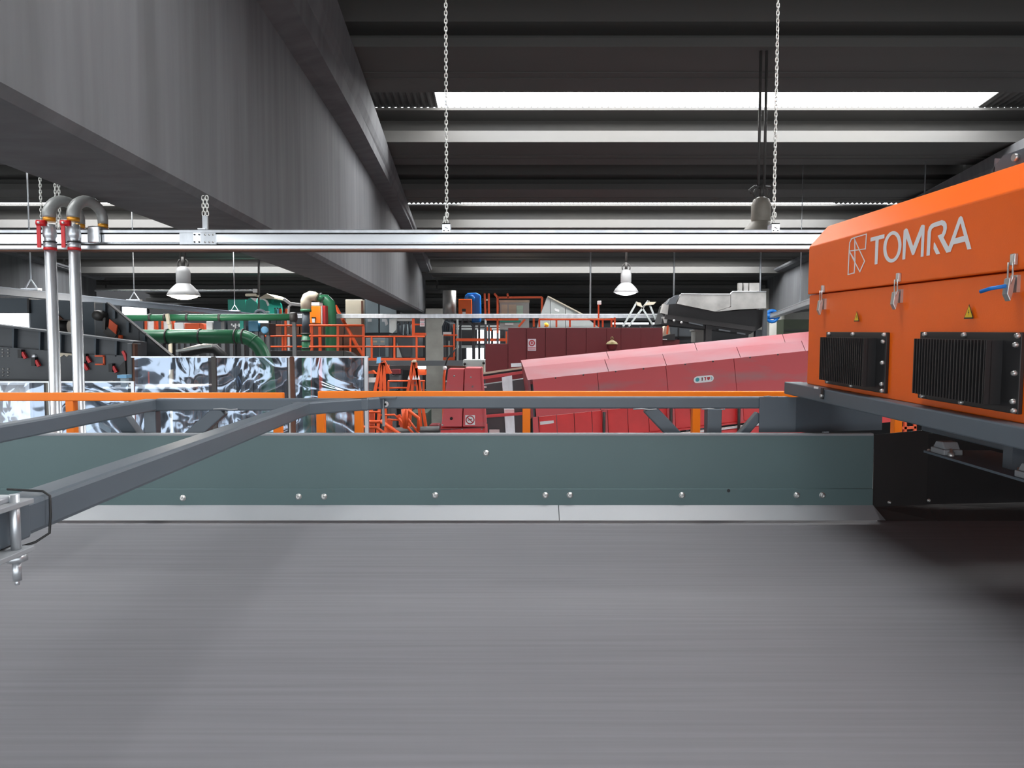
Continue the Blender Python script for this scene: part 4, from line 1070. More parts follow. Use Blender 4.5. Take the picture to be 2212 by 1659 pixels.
# ---- orange platform railings
def railing(lab, Y, rails, posts, w=0.04, toe=None, foot=True):
    xs0 = [p[0] for p in posts]
    t = T('platform_railing', P(sum(xs0) / len(xs0), 760, Y), lab, 'railing')
    for x0, x1, y in rails:
        MB().tube([P(x0, y, Y), P(x1, y, Y)], w / 2, 8).build('rail', M['orangefar'], t)
    for px, y0, y1 in posts:
        pbar(MB(), (px, y0), (px, y1), Y + 0.005, w).build('post', M['orangefar'], t)
        if not foot: continue
        p = P(px, y1, Y); MB().box((p.x - w / 2, Y + 0.0, 0), (p.x + w / 2, Y + w, p.z)).build('leg', M['dgrey'], t)
    if toe:
        for x0, x1, y0, y1 in toe: pbox(MB(), x0, y0, x1, y1, Y - 0.02, 0.02).build('toe_board', M['orangefar'], t)
    return t
railing('orange tube railing of the platform left of the bent duct', 15.6, [(566, 652, 726), (582, 652, 749), (578, 652, 703)], [(580, 718, 757), (611, 727, 757), (617, 693, 757)])
t = railing('orange tube railing with thick posts right of the bent duct', 15.4, [(668, 786, 703), (668, 786, 726), (668, 786, 749)], [(674, 702, 757), (730, 702, 759), (785, 702, 770)], 0.046)
railing('orange railing in front of the grey switch cabinet', 16.8, [(757, 918, 727), (757, 918, 749)], [(757, 730, 775), (803, 727, 775), (852, 727, 775), (900, 727, 775)], 0.04, [(790, 918, 773, 779)])
railing('orange railing right of the square concrete column', 18.5, [(958, 988, 724), (958, 982, 748), (984, 1096, 734)], [(981, 700, 775), (1094, 716, 742)], 0.04, [(957, 982, 772, 778), (985, 1096, 731, 737)])
t = T('platform_deck', P(700, 765, 15.2), 'dark platform edge beam below the orange railings', 'platform')
pbox(MB(), 566, 758, 742, 771, 15.0, 0.3).build('edge_beam', M['black'], t)
ppoly(MB(), [(743, 758), (757, 762), (768, 771), (743, 771)], 15.0, 0.3).build('edge_end', M['black'], t)
pbox(MB(), 790, 779, 1000, 790, 16.6, 0.12).build('edge_beam', M['dgrey'], t)
legs(t, (600, 730), 771, 15.02, 0.15); legs(t, (800, 905, 990), 790, 16.58, 0.12)
t = T('brown_panel_wall', P(715, 740, 18.2), 'row of rust-brown sheet panels behind the orange railings', 'panel wall')
for a, b, y0, y1 in ((578, 608, 706, 722), (614, 650, 706, 722), (646, 700, 706, 724), (702, 744, 706, 724), (746, 784, 706, 724), (702, 722, 729, 770), (723, 741, 729, 770), (742, 760, 729, 770), (761, 785, 729, 770)):
    pbox(MB(), a, y0, b - 1, y1, 18.2, 0.08).build('panel', M['rust'], t)
pbox(MB(), 578, 724, 785, 727, 18.3, 0.1).build('rail', M['rust'], t)
legs(t, (580, 660, 740, 783), 725, 18.3, 0.08)
o = MB().tube([P(724, 660, 17.6), P(770, 745, 17.6), P(784, 768, 17.6), Vector((P(800, 800, 17.6).x, 17.6, 0.0))], 0.04, 8).build('diagonal_strut', M['orangefar']); tag(o, 'orange diagonal strut crossing in front of the beige cabinet', 'strut')
t = one('dark_tank', M['dgrey'], 'dark grey tank behind the railing left of the concrete column', 'tank', 857, 728, 904, 772, 18.6, 1.0)
ppoly(MB(), [(857, 740), (864, 760), (868, 772), (857, 772)], 18.55, 0.04).build('side_flare', M['grey'], t)
MB().lathe(P(894, 748, 18.6), [(0.04, 0), (0.04, 0.03), (0.0001, 0.03)], 10, axis=(0, -1, 0)).build('valve', M['white'], t)
t = one('control_desk', M['lblue'], 'blue-grey control desk with small orange labels behind the railing', 'desk', 790, 730, 833, 772, 19.4, 0.5)
for a, b in ((806, 814), (822, 830)): pbox(MB(), a, 736, b, 740, 19.38, 0.03).build('label_strip', M['beige'], t)
for a, b in ((802, 818), (820, 832)): pbox(MB(), a, 745, b, 770, 19.37, 0.03).build('door', M['dblue'], t)
t = T('hose_rack', P(850, 722, 18.0), 'tangle of grey hoses on a rack above the dark tank', 'hose rack')
for i in range(7):
    pts = [(862 + 5 * i, 722), (860 + 5 * i, 700 + (i % 3) * 4), (868 + 4 * i, 695 + (i % 2) * 6), (866 + 5 * i, 724)]
    mb = MB(); ptube(mb, pts, 18.0 + 0.03 * i, 0.022, 6); mb.build('hose', M['lblue'] if i % 2 else M['dblue'], t)
pbar(MB(), (858, 691), (890, 691), 18.1, 0.06).build('top_bar', M['grey'], t); pbar(MB(), (840, 724), (892, 724), 18.1, 0.05).build('bottom_bar', M['dgrey'], t)
ppoly(MB(), [(841, 690), (857, 687), (856, 712), (848, 720), (841, 718)], 18.0, 0.05).build('plastic_bag', M['grey'], t)
legs(t, (843, 889), 724, 18.1, 0.06)
t = T('notice_post', P(900, 725, 17.4), 'orange post with red and white notice boards left of the concrete column', 'sign')
pbar(MB(), (893, 688), (893, 727), 17.4, 0.06).build('post', M['orangefar'], t); legs(t, (893,), 727, 17.4, 0.06)
for y0 in (688, 697): 
    b = pbox(MB(), 907, y0, 917, y0 + 8, 17.4, 0.02).build('notice_board', M['white'], t)
    for k in (2, 4.5): pbox(MB(), 908, y0 + k, 916, y0 + k + 1, 17.39, 0.01).build('print_line', M['signred'], b)
pbar(MB(), (893, 701), (917, 701), 17.45, 0.04).build('arm', M['orangefar'], t)
pbox(MB(), 894, 719, 918, 725, 17.45, 0.3).build('tray', M['orangefar'], t)

# ---- ladders and stairs
def ladder(lab, Y, legs_, rungs, extra=None):
    t = T('orange_ladder', P(legs_[0][0][0], 848, Y), lab, 'ladder')
    for p, q in legs_:
        a, b = P(p[0], p[1], Y), P(q[0], q[1], Y); e = b + (b - a) * ((b.z) / (a.z - b.z))
        MB().bar(a, e, 0.05, 0.05, up=(0, 1, 0)).build('stile', M['orangefar'], t)
    for p, q in rungs: pbar(MB(), p, q, Y + 0.02, 0.03).build('rung', M['orangefar'], t)
    return t
t = ladder('orange folding ladder frame with a blue tag near the curtain edge', 12.5, [((823, 782), (810, 846)), ((826, 784), (822, 846)), ((829, 784), (831, 846))], [((816, 815), (829, 815)), ((814, 826), (830, 826)), ((812, 838), (830, 838)), ((819, 803), (829, 803))])
ppoly(MB(), [(814, 772), (822, 771), (822, 784), (813, 785)], 12.4, 0.03).build('tag', M['lightblue'], t)
pbar(MB(), (829, 780), (844, 807), 12.5, 0.05).build('brace', M['orangefar'], t)
ppoly(MB(), [(826, 789), (841, 788), (839, 807), (828, 808)], 12.6, 0.04).build('panel', M['orangefar'], t)
t = ladder('orange folding ladder frame with white ties beside the concrete column', 12.8, [((892, 782), (881, 846)), ((895, 783), (890, 846)), ((898, 783), (903, 846)), ((900, 795), (908, 846))], [((888, 822), (903, 822)), ((885, 832), (905, 832)), ((890, 812), (901, 812))])
mb = MB(); ptube(mb, [(891, 783), (894, 780), (899, 780)], 12.8, 0.03, 6); mb.build('top_cap', M['beige'], t)
for px in (883, 893, 898, 904): ppoly(MB(), [(px - 2.5, 820), (px, 811), (px + 2.5, 820)], 12.72, 0.03).build('tie', M['white'], t)
railing('thin orange railing between the two ladders', 14.5, [(838, 918, 823), (838, 882, 838)], [(839, 823, 846), (915, 823, 846)], 0.035)
t = T('machine_block', P(870, 830, 15.8), 'dark machine block in the shade behind the two ladders', 'machine')
pbox(MB(), 843, 812, 862, 823, 15.8, 0.6).build('cover', M['dgrey'], t); pbox(MB(), 796, 790, 918, 800, 16.1, 0.3).build('beam', M['black'], t)
pbox(MB(), 844, 798, 862, 808, 15.7, 0.3).build('red_cover', M['darkred'], t); pbox(MB(), 843, 826, 858, 842, 15.8, 0.4).build('box', M['dblue'], t)
pbox(MB(), 903, 799, 918, 810, 15.6, 0.3).build('orange_cover', M['orangefar'], t); pbox(MB(), 900, 791, 919, 797, 15.5, 0.1).build('strip_lamp', M['tube_on'], t)
pbox(MB(), 796, 816, 812, 826, 15.6, 0.1).build('white_tray', M['white'], t); ppoly(MB(), [(796, 802), (804, 800), (812, 808), (796, 807)], 15.5, 0.2).build('orange_lid', M['orangefar'], t)
legs(t, (798, 850, 915), 842, 15.9, 0.1)
t = T('orange_stairs', P(850, 930, 11.0), 'orange stair rails leading down below the grey frame rail', 'stairs')
Ys = 11.0
for pts, w in (([(770, 923), (813, 923), (845, 946), (890, 975)], 0.05), ([(822, 909), (868, 941), (910, 972)], 0.06), ([(790, 890), (822, 890)], 0.035), ([(790, 911), (822, 911)], 0.05), ([(822, 897), (852, 896), (862, 905)], 0.03), ([(862, 903), (905, 950)], 0.04), ([(870, 890), (900, 930), (912, 945)], 0.035), ([(880, 885), (904, 903), (904, 930)], 0.05), ([(871, 884), (874, 925)], 0.06), ([(880, 884), (877, 926)], 0.06), ([(845, 907), (862, 907)], 0.03)):
    mb = MB(); ptube(mb, pts, Ys, w / 2, 8); mb.build('hand_rail', M['orangefar'], t)
for px, y0 in ((842, 905), (804, 890)): 
    pbar(MB(), (px, y0), (px, 950), Ys + 0.05, 0.07).build('post', M['orangefar'], t)
for (a, b, c, d) in ((861, 896, 869, 922), (866, 904, 880, 906), (862, 914, 878, 916)):
    pbar(MB(), (a, b), (c, d), Ys + 0.1, 0.05).build('step', M['orangefar'], t)
legs(t, (842, 804), 950, Ys + 0.05, 0.07, M['orangefar'])
t = T('dark_drum', P(900, 935, 11.6), 'dark rubber drum cover below the stairs by the red hopper', 'drum')
MB().tube([P(840, 936, 11.8), P(950, 932, 11.8)], 0.09, 12).build('drum', M['black'], t); legs(t, (848, 945), 938, 11.7, 0.06)
one('green_skip', mat('dark_green_paint', (52, 66, 56), 0.6), 'dark green skip in the shade left of the column foot', 'skip', 884, 892, 922, 930, 13.5, 0.8)

# ---- machines right of the column
Y = 20.0
t = T('round_duct', P(971, 680, Y), 'grey round sheet-metal duct right behind the column top', 'duct')
MB().cyl(Vector((P(971, 680, Y).x, Y, P(971, 690, Y).z)), Vector((P(971, 680, Y).x, Y, P(971, 628, Y).z)), 0.18, 20).build('duct', M['hopper'], t)
legs(t, (965, 977), 690, Y, 0.06)
t = T('blue_motor', P(1026, 697, Y), 'bright blue rounded motor beside an orange gearbox', 'motor')
ppoly(MB(), [(1003, 650), (1004, 638), (1010, 633), (1028, 632), (1038, 637), (1039, 680), (1038, 696), (1019, 697), (1018, 650)], Y + 0.1, 0.35).build('motor_body', M['blue'], t, bevel=0.03)
for px in (1023, 1029, 1035): pbar(MB(), (px, 640), (px, 694), Y + 0.08, 0.025).build('cooling_rib', M['blue'], t)
MB().lathe(P(1018, 645, Y + 0.1), [(0.0001, 0.10), (0.09, 0.10), (0.10, 0.0)], 14, axis=(0, -1, 0)).build('end_cap', M['blue'], t); legs(t, (1024, 1035), 697, Y + 0.1, 0.06)
t = T('orange_gearbox', P(1004, 690, Y), 'orange gearbox housing left of the blue motor', 'gearbox')
pbox(MB(), 990, 646, 1019, 684, Y - 0.3, 0.2).build('housing', M['orange'], t, bevel=0.02)
pbox(MB(), 998, 667, 1006, 673, Y - 0.32, 0.02).build('window', M['signdark'], t); pbox(MB(), 999, 674, 1006, 683, Y - 0.32, 0.02).build('name_plate', M['white'], t)
for a in ((1004, 684, 994, 706), (1004, 684, 1022, 706)): pbar(MB(), a[:2], a[2:], Y - 0.2, 0.05).build('strut', M['dgrey'], t)
legs(t, (994, 1022), 704, Y - 0.22, 0.06)
t = T('steel_platform', P(1040, 710, 21), 'grey steel beams of the platform under the blue motor', 'platform')
for a, b, y0, y1 in ((985, 1098, 703, 706), (985, 1098, 708, 712), (957, 984, 736, 770), (985, 1048, 746, 752)): pbox(MB(), a, y0, b, y1, 21, 0.3).build('beam', M['grey'], t)
for a, b in ((986, 990), (1047, 1051)): pbox(MB(), a, 690, b, 800, 20.9, 0.1).build('post', M['grey'], t)
for a in ((985, 752, 958, 790),): pbar(MB(), a[:2], a[2:], 20.8, 0.05).build('strut', M['dgrey'], t)
ppoly(MB(), [(1047, 706), (1062, 708), (1062, 716), (1047, 714)], 20.8, 0.1).build('orange_cover', M['orangefar'], t)
legs(t, (988, 1049, 1094), 712, 21, 0.1)
t = T('hose_bundle', P(970, 715, 19.2), 'dark hose bundle with a white label right behind the column', 'hose bundle')
for i in range(4):
    mb = MB(); ptube(mb, [(958 + 4 * i, 723), (957 + 5 * i, 706), (962 + 4 * i, 694), (972 + 3 * i, 700), (972 + 3 * i, 723)], 19.2 + 0.03 * i, 0.035, 6); mb.build('hose', M['dblue'], t)
pbox(MB(), 957, 717, 975, 726, 19.1, 0.05).build('label_plate', M['white'], t); legs(t, (960, 974), 724, 19.2, 0.05)
t = one('pale_machine_box', M['grey'], 'pale grey machine box behind the red hopper top', 'machine', 1000, 777, 1047, 806, 15.5, 0.5)
pbox(MB(), 1042, 782, 1046, 805, 15.46, 0.05).build('edge_post', M['beige'], t)
for px, py in ((1004, 786), (1045, 784)): MB().lathe(P(px, py, 15.5), [(0.03, 0), (0.03, 0.05), (0.0001, 0.05)], 8, axis=(0, -1, 0)).build('knob', M['signdark'], t)
Y = 19.0
t = T('grey_control_house', pcen(1080, 650, 1144, 708, Y), 'grey control house with pale windows inside an orange frame', 'cabin')
pbox(MB(), 1079, 650, 1143, 712, Y, 0.8).build('body', M['grey'], t)
pbox(MB(), 1078, 648, 1144, 653, Y - 0.1, 1.0).build('roof', M['beige'], t)
for a, b, m in ((1083, 1096, 'beige'), (1099, 1115, 'beige')): pbox(MB(), a, 658, b, 678, Y - 0.03, 0.04).build('panel', M[m], t)
wdw = pbox(MB(), 1116, 660, 1130, 685, Y - 0.03, 0.04).build('window', mat('pale_green_pane', (176, 214, 194), 0.3), t)
pbox(MB(), 1080, 692, 1125, 696, Y - 0.05, 0.06).build('sill', M['teal'], t); pbox(MB(), 1091, 698, 1109, 702, Y - 0.05, 0.04).build('name_plate', M['white'], t)
legs(t, (1084, 1138), 712, Y, 0.1)
t = T('orange_gantry', P(1120, 710, 18.4), 'orange tube gantry around the grey control house', 'gantry')
for a in ((1074, 643, 1171, 642), (1075, 640, 1075, 720), (1171, 642, 1170, 690), (1056, 634, 1056, 690), (1068, 634, 1075, 643), (1096, 634, 1098, 643), (1047, 634, 1049, 690), (1049, 690, 1120, 690), (1134, 690, 1120, 706), (1153, 686, 1153, 706)):
    pbar(MB(), a[:2], a[2:], 18.4, 0.05).build('tube', M['orangefar'], t)
pbar(MB(), (1047, 648), (1056, 648), 18.4, 0.04).build('link', M['beige'], t)
legs(t, (1049, 1056, 1075, 1153), 700, 18.4, 0.05)
Y = 17.75
t = T('grey_chute', P(1220, 700, Y), 'pale grey sloping chute with a white plate above the dark red cabinets', 'chute')
ppoly(MB(), [(1172, 668), (1183, 641), (1188, 644), (1188, 712), (1160, 712), (1165, 690)], Y, 0.5).build('end_plate', M['grey'], t)
ppoly(MB(), [(1189, 644), (1221, 661), (1221, 712), (1189, 712)], Y, 0.5).build('side_plate', M['grey'], t)
ppoly(MB(), [(1222, 661.5), (1258, 680), (1296, 709), (1222, 712)], Y, 0.5).build('side_plate', M['grey'], t)
mb = MB(); mb.bar(P(1183, 640, Y - 0.02), P(1258, 679, Y - 0.02), 0.1, 0.03); mb.build('edge_flange', M['beige'], t)
q = P(1203, 670, Y); mb = MB(); mb.prism([q + Vector((x * 0.055, -0.01, z * 0.03 - x * 0.018)) for x, z in ((-1, 0.6), (-0.8, 1), (0.8, 1), (1, 0.6), (1, -0.6), (0.8, -1), (-0.8, -1), (-1, -0.6))], (0, 0.01, 0)); mb.build('name_plate', M['white'], t)
legs(t, (1170, 1285), 712, Y, 0.1)
railing('small orange railing on top of the dark red cabinets', 14.9, [(1164, 1326, 690)], [(1165, 690, 707), (1202, 690, 707), (1231, 690, 707), (1284, 690, 707), (1302, 690, 707), (1321, 687, 707), (1328, 686, 707)], 0.035, None, False)
t = T('signal_pole', P(1293, 708, 15.2), 'thin orange pole with a white box on top above the dark red cabinets', 'sign')
pbar(MB(), (1293, 656), (1293, 706.5), 15.2, 0.03).build('pole', M['orangefar'], t); pbox(MB(), 1291, 650, 1299, 658, 15.15, 0.06).build('box', M['white'], t, bevel=0.005)
t = T('yellow_beacon', P(1180, 707, 15.0), 'small yellow warning beacon left on top of the dark red cabinets', 'beacon')
MB().lathe(P(1179, 703, 15.1), [(0.05, 0), (0.05, 0.03), (0.035, 0.05), (0.0001, 0.055)], 10, axis=(0.6, -0.3, 0.5)).build('lens', M['yellow'], t)
pbar(MB(), (1177, 706.5), (1179, 702), 15.12, 0.03).build('stem', M['orangefar'], t)

# ---- dark red cabinets
Y = 14.2
t = T('red_cabinet_row', P(1260, 780, Y), 'long row of dark red cabinets with a printed sign behind the red conveyor', 'cabinet')
seams = [1097, 1137, 1178, 1223, 1266, 1310, 1341, 1384, 1431]
pbox(MB(), 1098, 709, 1430, 830, Y + 0.06, 1.0).build('body', M['darkred'], t)
pan = []
for a, b in zip(seams, seams[1:]):
    pan.append(pbox(MB(), a + 0.6, 708, b - 0.6, 830, Y, 0.06).build('panel', M['darkred'], t, bevel=0.004))
pbox(MB(), 1048.5, 743, 1097, 830, Y, 1.0).build('side_panel', M['darkred'], t, bevel=0.004)
sg = pbox(MB(), 1140, 732, 1158, 757.5, Y - 0.015, 0.014).build('sign', mat('sign_board', (206, 196, 204), 0.5, vary=0.02), t)
c = P(1149, 741, Y - 0.02)
MB().lathe(c, [(0.060, 0), (0.060, 0.003), (0.040, 0.003), (0.040, 0.0)], 20, axis=(0, -1, 0)).build('sign_ring', M['signred'], sg)
MB().prism([c + Vector((x, -0.002, z)) for x, z in ((-0.022, 0), (0, 0.035), (0.022, 0), (0, -0.032))], (0, 0.002, 0)).build('sign_mark', M['signred'], sg)
for y in (750.5, 753.5): pbox(MB(), 1141, y, 1157, y + 1.4, Y - 0.018, 0.003).build('print_line', M['signred'], sg)
legs(t, (1060, 1200, 1420), 830, Y + 0.1, 0.15)
t = T('olive_bell', P(1322, 752, 13.6), 'olive-brown bell-shaped cap with a ring in front of the dark red cabinets', 'lamp')
q = P(1322, 740, 13.6); MB().lathe(q, [(0.115, -0.03), (0.09, 0.005), (0.05, 0.03), (0.02, 0.045), (0.0001, 0.05)], 18).build('cap', M['olive'], t)
MB().tube(arc(q + Vector((0, 0, 0.075)), 0.025, 0, 2 * math.pi, (1, 0, 0), (0, 0, 1), 12)[:-1], 0.008, 6, closed=True).build('ring', M['olive'], t)
MB().lathe(q, [(0.10, -0.03), (0.085, -0.11), (0.05, -0.15), (0.0001, -0.15)], 18).build('lower_body', M['darkred'], t)
MB().cyl(q + Vector((0, 0, -0.14)), Vector((q.x, q.y, 0)), 0.03, 8).build('post', M['darkmetal'], t)

# ---- red covered conveyor climbing to the right
YA = 10.0
def L4(x, y, Y): return P(x, y, Y)
def lin(p, q, x): return p[1] + (q[1] - p[1]) * (x - p[0]) / (q[0] - p[0])
e_top = ((1125, 778), (1745, 716.5)); e_2 = ((1131, 793), (1745, 735)); e_3 = ((1140, 821), (1745, 757.5)); e_4 = ((1148, 901), (1745, 842))
prof = [(e_top, YA + 0.55), (e_2, YA + 0.25), (e_3, YA), (e_4, YA + 0.02)]
t = T('red_conveyor', P(1420, 930, YA), 'large red covered conveyor climbing to the right with dusty worn paint', 'conveyor')
def strip(i, xa, xb, m, name, thick=0.03, xoff=(0, 0)):
    (ea, ya), (eb, yb) = prof[i], prof[i + 1]
    k = lambda x, e: x + (e[0][0] - 1125)
    v = [P(k(xa, ea), lin(*ea, k(xa, ea)), ya), P(k(xb, ea), lin(*ea, k(xb, ea)), ya), P(k(xb, eb), lin(*eb, k(xb, eb)), yb), P(k(xa, eb), lin(*eb, k(xa, eb)), yb)]
    n = (v[1] - v[0]).cross(v[3] - v[0]).normalized()
    if n.y < 0: n = -n
    return MB().prism(v, n * thick).build(name, m, t)
for i, m, nm, cuts in ((0, M['redtop'], 'ridge_sheet', (1126, 1310, 1500, 1690, 1830)), (1, M['redtop'], 'roof_sheet', (1128, 1300, 1425, 1585, 1725, 1830)), (2, M['redworn'], 'side_sheet', (1135, 1275, 1423, 1570, 1730, 1830))):
    for a, b in zip(cuts, cuts[1:]): strip(i, a + 0.6, b - 0.6, m, nm)
for i in range(3):
    (ea, ya), (eb, yb) = prof[i], prof[i + 1]
e = [P(p[0][0], p[0][1], y) for (p, y) in prof]
MB().prism(e + [P(1142, 905, YA + 0.55)], (0.03, 0, 0)).build('end_plate', M['redtop'], t)
for xx in (1200, 1260, 1330, 1390, 1480, 1540, 1620, 1680):
    q = P(xx, lin(*e_3, xx) + 1.5, YA - 0.005); MB().lathe(q, [(0.012, 0), (0.012, 0.01), (0.0001, 0.012)], 6, axis=(0, -1, 0)).build('bolt', M['darkmetal'], t)
# lower red side with seams
lt = ((1148, 902), (1745, 842)); lb = ((1150, 965), (1745, 893))
cuts = (1150, 1163, 1202, 1240, 1278, 1300, 1312, 1355, 1400, 1440, 1457, 1490, 1535, 1590, 1604, 1640, 1700, 1760, 1830)
for a, b in zip(cuts, cuts[1:]):
    nar = b - a < 18
    mb = MB(); ppoly(mb, [(a + 0.7, lin(*lt, a)), (b - 0.7, lin(*lt, b)), (b - 0.7 + 3, lin(*lb, b)), (a + 0.7 + 3, lin(*lb, a))], YA + (0.02 if nar else 0.10), 0.04); mb.build('lower_panel', M['redworn'] if nar else M['red'], t)
for dy, hh, m in ((0, 4, 'red'), (10, 3, 'white'), (15, 25, 'red')):
    mb = MB(); ppoly(mb, [(1150, lin(*lb, 1150) + dy), (2000, lin(*lb, 2000) + dy), (2000, lin(*lb, 2000) + dy + hh), (1150, lin(*lb, 1150) + dy + hh)], YA + 0.05, 0.08); mb.build('bottom_rail', M[m], t)
for px in (1305, 1450, 1597):
    q = P(px, lin(*lt, px) + 4, YA); MB().cyl(q, Vector((q.x, q.y, q.z - 0.45)), 0.02, 8).build('tie_rod', M['darkmetal'], t)
legs(t, (1160, 1500, 1735), 960, YA + 0.2, 0.15, M['red'])
q = P(1520.5, 819, YA - 0.02); ang = -0.1
def onside(pts, dy): return [Vector((q.x + x, YA - 0.012 - dy, q.z + z + x * 0.10)) for x, z in pts]
ov = [(-0.09 + 0.045 * math.cos(a), 0.045 * math.sin(a)) for a in [R(90 + 18 * i) for i in range(11)]] + [(0.09 + 0.045 * math.cos(a), 0.045 * math.sin(a)) for a in [R(-90 + 18 * i) for i in range(11)]]
pl = MB().prism(onside(ov, 0.0), (0, 0.01, 0)).build('emblem_plate', M['white'], t)
for x0, pts, m in ((-0.085, [(0.028 * math.cos(R(36 * i)), 0.028 * math.sin(R(36 * i))) for i in range(10)], 'signteal'), (-0.02, [(-0.008, -0.02), (0.006, -0.02), (0.006, 0.026), (-0.014, 0.02), (-0.008, 0.012)], 'darkred'), (0.02, [(-0.004, -0.022), (0.008, -0.018), (0.012, 0.026), (-0.016, 0.026), (-0.016, 0.014), (-0.002, 0.012)], 'signred'), (0.065, [(-0.02, 0.024), (0.02, 0.024), (0.02, -0.004), (0.0, -0.024), (-0.02, -0.004)], 'signred'), (0.10, [(0.0, 0.028), (0.014, 0.01), (0.012, -0.02), (0.004, -0.026), (0.006, 0.0)], 'signteal')):
    MB().prism(onside([(x0 + x, z) for x, z in pts], 0.002), (0, 0.002, 0)).build('print_mark', M[m], pl)
mb = MB(); ppoly(mb, [(1166, 911), (1196, 908), (1196.5, 914), (1167, 918)], YA + 0.085, 0.01); mb.build('label_strip', M['white'], t)

# ---- roller section and red hopper at its foot
Y = 10.66
t = T('belt_roller_section', P(1090, 940, Y), 'open dark belt section with a steel band between the red hopper and red cover', 'conveyor')
ppoly(MB(), [(1040, 832), (1136, 818), (1146, 960), (1040, 960)], Y, 0.3).build('belt_side', M['dgrey'], t)
ppoly(MB(), [(1084, 815), (1106, 811), (1114, 960), (1094, 960)], Y - 0.03, 0.03).build('steel_band', M['galv'], t)
ppoly(MB(), [(1040, 810), (1128, 796), (1128, 804), (1040, 815)], Y + 0.02, 0.1).build('gap_cover', M['black'], t)
for a, m, w in (((1040, 817, 1130, 804), 'redworn', 0.04), ((1040, 807, 1128, 795), 'beige', 0.025), ((1040, 900, 1145, 892), 'redworn', 0.04)):
    pbar(MB(), a[:2], a[2:], Y - 0.06, w).build('side_rail', M[m], t)
for a in ((1090, 884, 1111, 892), (1057, 928, 1079, 945), (1044, 834, 1051, 838)): pbox(MB(), *a, Y - 0.05, 0.02).build('label_plate', M['white'], t)
pbar(MB(), (1104, 789), (1128, 788), Y, 0.05).build('roller_end', M['galv'], t)
legs(t, (1045, 1130), 950, Y, 0.1)
Y = 9.6
t = T('red_hopper', P(1000, 945, Y), 'tapering red hopper of two panels with a no-smoking sign', 'hopper')
hop = mat('red_hopper_paint', (214, 66, 70), 0.5, scale=1.5, col2=(206, 70, 76), thresh=(0.3, 0.7))
ppoly(MB(), [(968, 797), (1002, 797), (998, 922), (953, 922)], Y, 0.5).build('front_panel', M['redworn'], t, bevel=0.006)
ppoly(MB(), [(1004, 795), (1039, 795), (1049, 922), (1000, 922)], Y, 0.5).build('front_panel', M['redworn'], t, bevel=0.006)
ppoly(MB(), [(952, 924), (1050, 924), (1053, 990), (949, 990)], Y, 0.5).build('base_panel', M['red'], t, bevel=0.006)
mb = MB(); ppoly(mb, [(1039, 793), (1042, 794), (1056, 990), (1051, 990)], Y - 0.04, 0.1); mb.build('corner_bar', M['redworn'], t)
pbar(MB(), (967, 792), (1006, 793), Y + 0.05, 0.03).build('top_bar', M['rust'], t)
pbar(MB(), (948, 928), (1051, 923), Y - 0.01, 0.014).build('joint_bar', M['darkred'], t)
for px, py in ((981, 812), (964, 824), (1017, 815), (1021, 835), (956, 918), (976, 927), (998, 927), (1041, 927)):
    MB().lathe(P(px, py, Y), [(0.012, 0), (0.012, 0.008), (0.0001, 0.01)], 8, axis=(0, -1, 0)).build('bolt', M['bolt'], t)
MB().lathe(P(975, 904, Y), [(0.02, 0), (0.02, 0.01), (0.008, 0.02), (0.0001, 0.02)], 8, axis=(0, -1, 0)).build('lock', M['signdark'], t)
sg = pbox(MB(), 1005, 897, 1026, 918, Y - 0.012, 0.01).build('no_smoking_sign', M['white'], t)
c = P(1015.5, 907, Y - 0.015)
MB().lathe(c, [(0.058, 0), (0.058, 0.002), (0.045, 0.002), (0.045, 0)], 24, axis=(0, -1, 0)).build('sign_ring', M['signred'], sg)
MB().bar(c + Vector((-0.036, -0.003, 0.034)), c + Vector((0.036, -0.003, -0.034)), 0.012, 0.003, up=(0, 1, 0)).build('sign_slash', M['signred'], sg)
MB().bar(c + Vector((-0.028, -0.001, -0.004)), c + Vector((0.022, -0.001, 0.008)), 0.010, 0.002, up=(0, 1, 0)).build('sign_cigarette', M['signdark'], sg)
legs(t, (960, 1045), 985, Y + 0.1, 0.1, M['red'])
t = T('white_ball_lever', P(962, 800, 10.2), 'white round knob on an orange stem left of the red hopper', 'lever')
MB().lathe(P(961, 795, 10.2), [(0.0001, -0.03), (0.02, -0.025), (0.03, 0), (0.02, 0.025), (0.0001, 0.03)], 14).build('knob', M['white'], t)
MB().tube([P(961, 799, 10.2), P(959, 815, 10.2), P(958, 900, 10.2), Vector((P(958, 900, 10.2).x, 10.2, 0))], 0.018, 8).build('stem', M['orangefar'], t)
MB().tube([P(961, 793, 10.22), P(966, 775, 10.22), P(986, 752, 10.22)], 0.012, 6).build('cable', M['signdark'], t)
t = T('foot_cover', P(940, 925, 13.0), 'small dull red rounded cover at the foot of the column', 'cover')
ppoly(MB(), [(924, 930), (927, 918), (948, 917), (952, 930)], 13.0, 0.3).build('cover', M['darkred'], t, bevel=0.02); legs(t, (930, 948), 930, 13.05, 0.05)

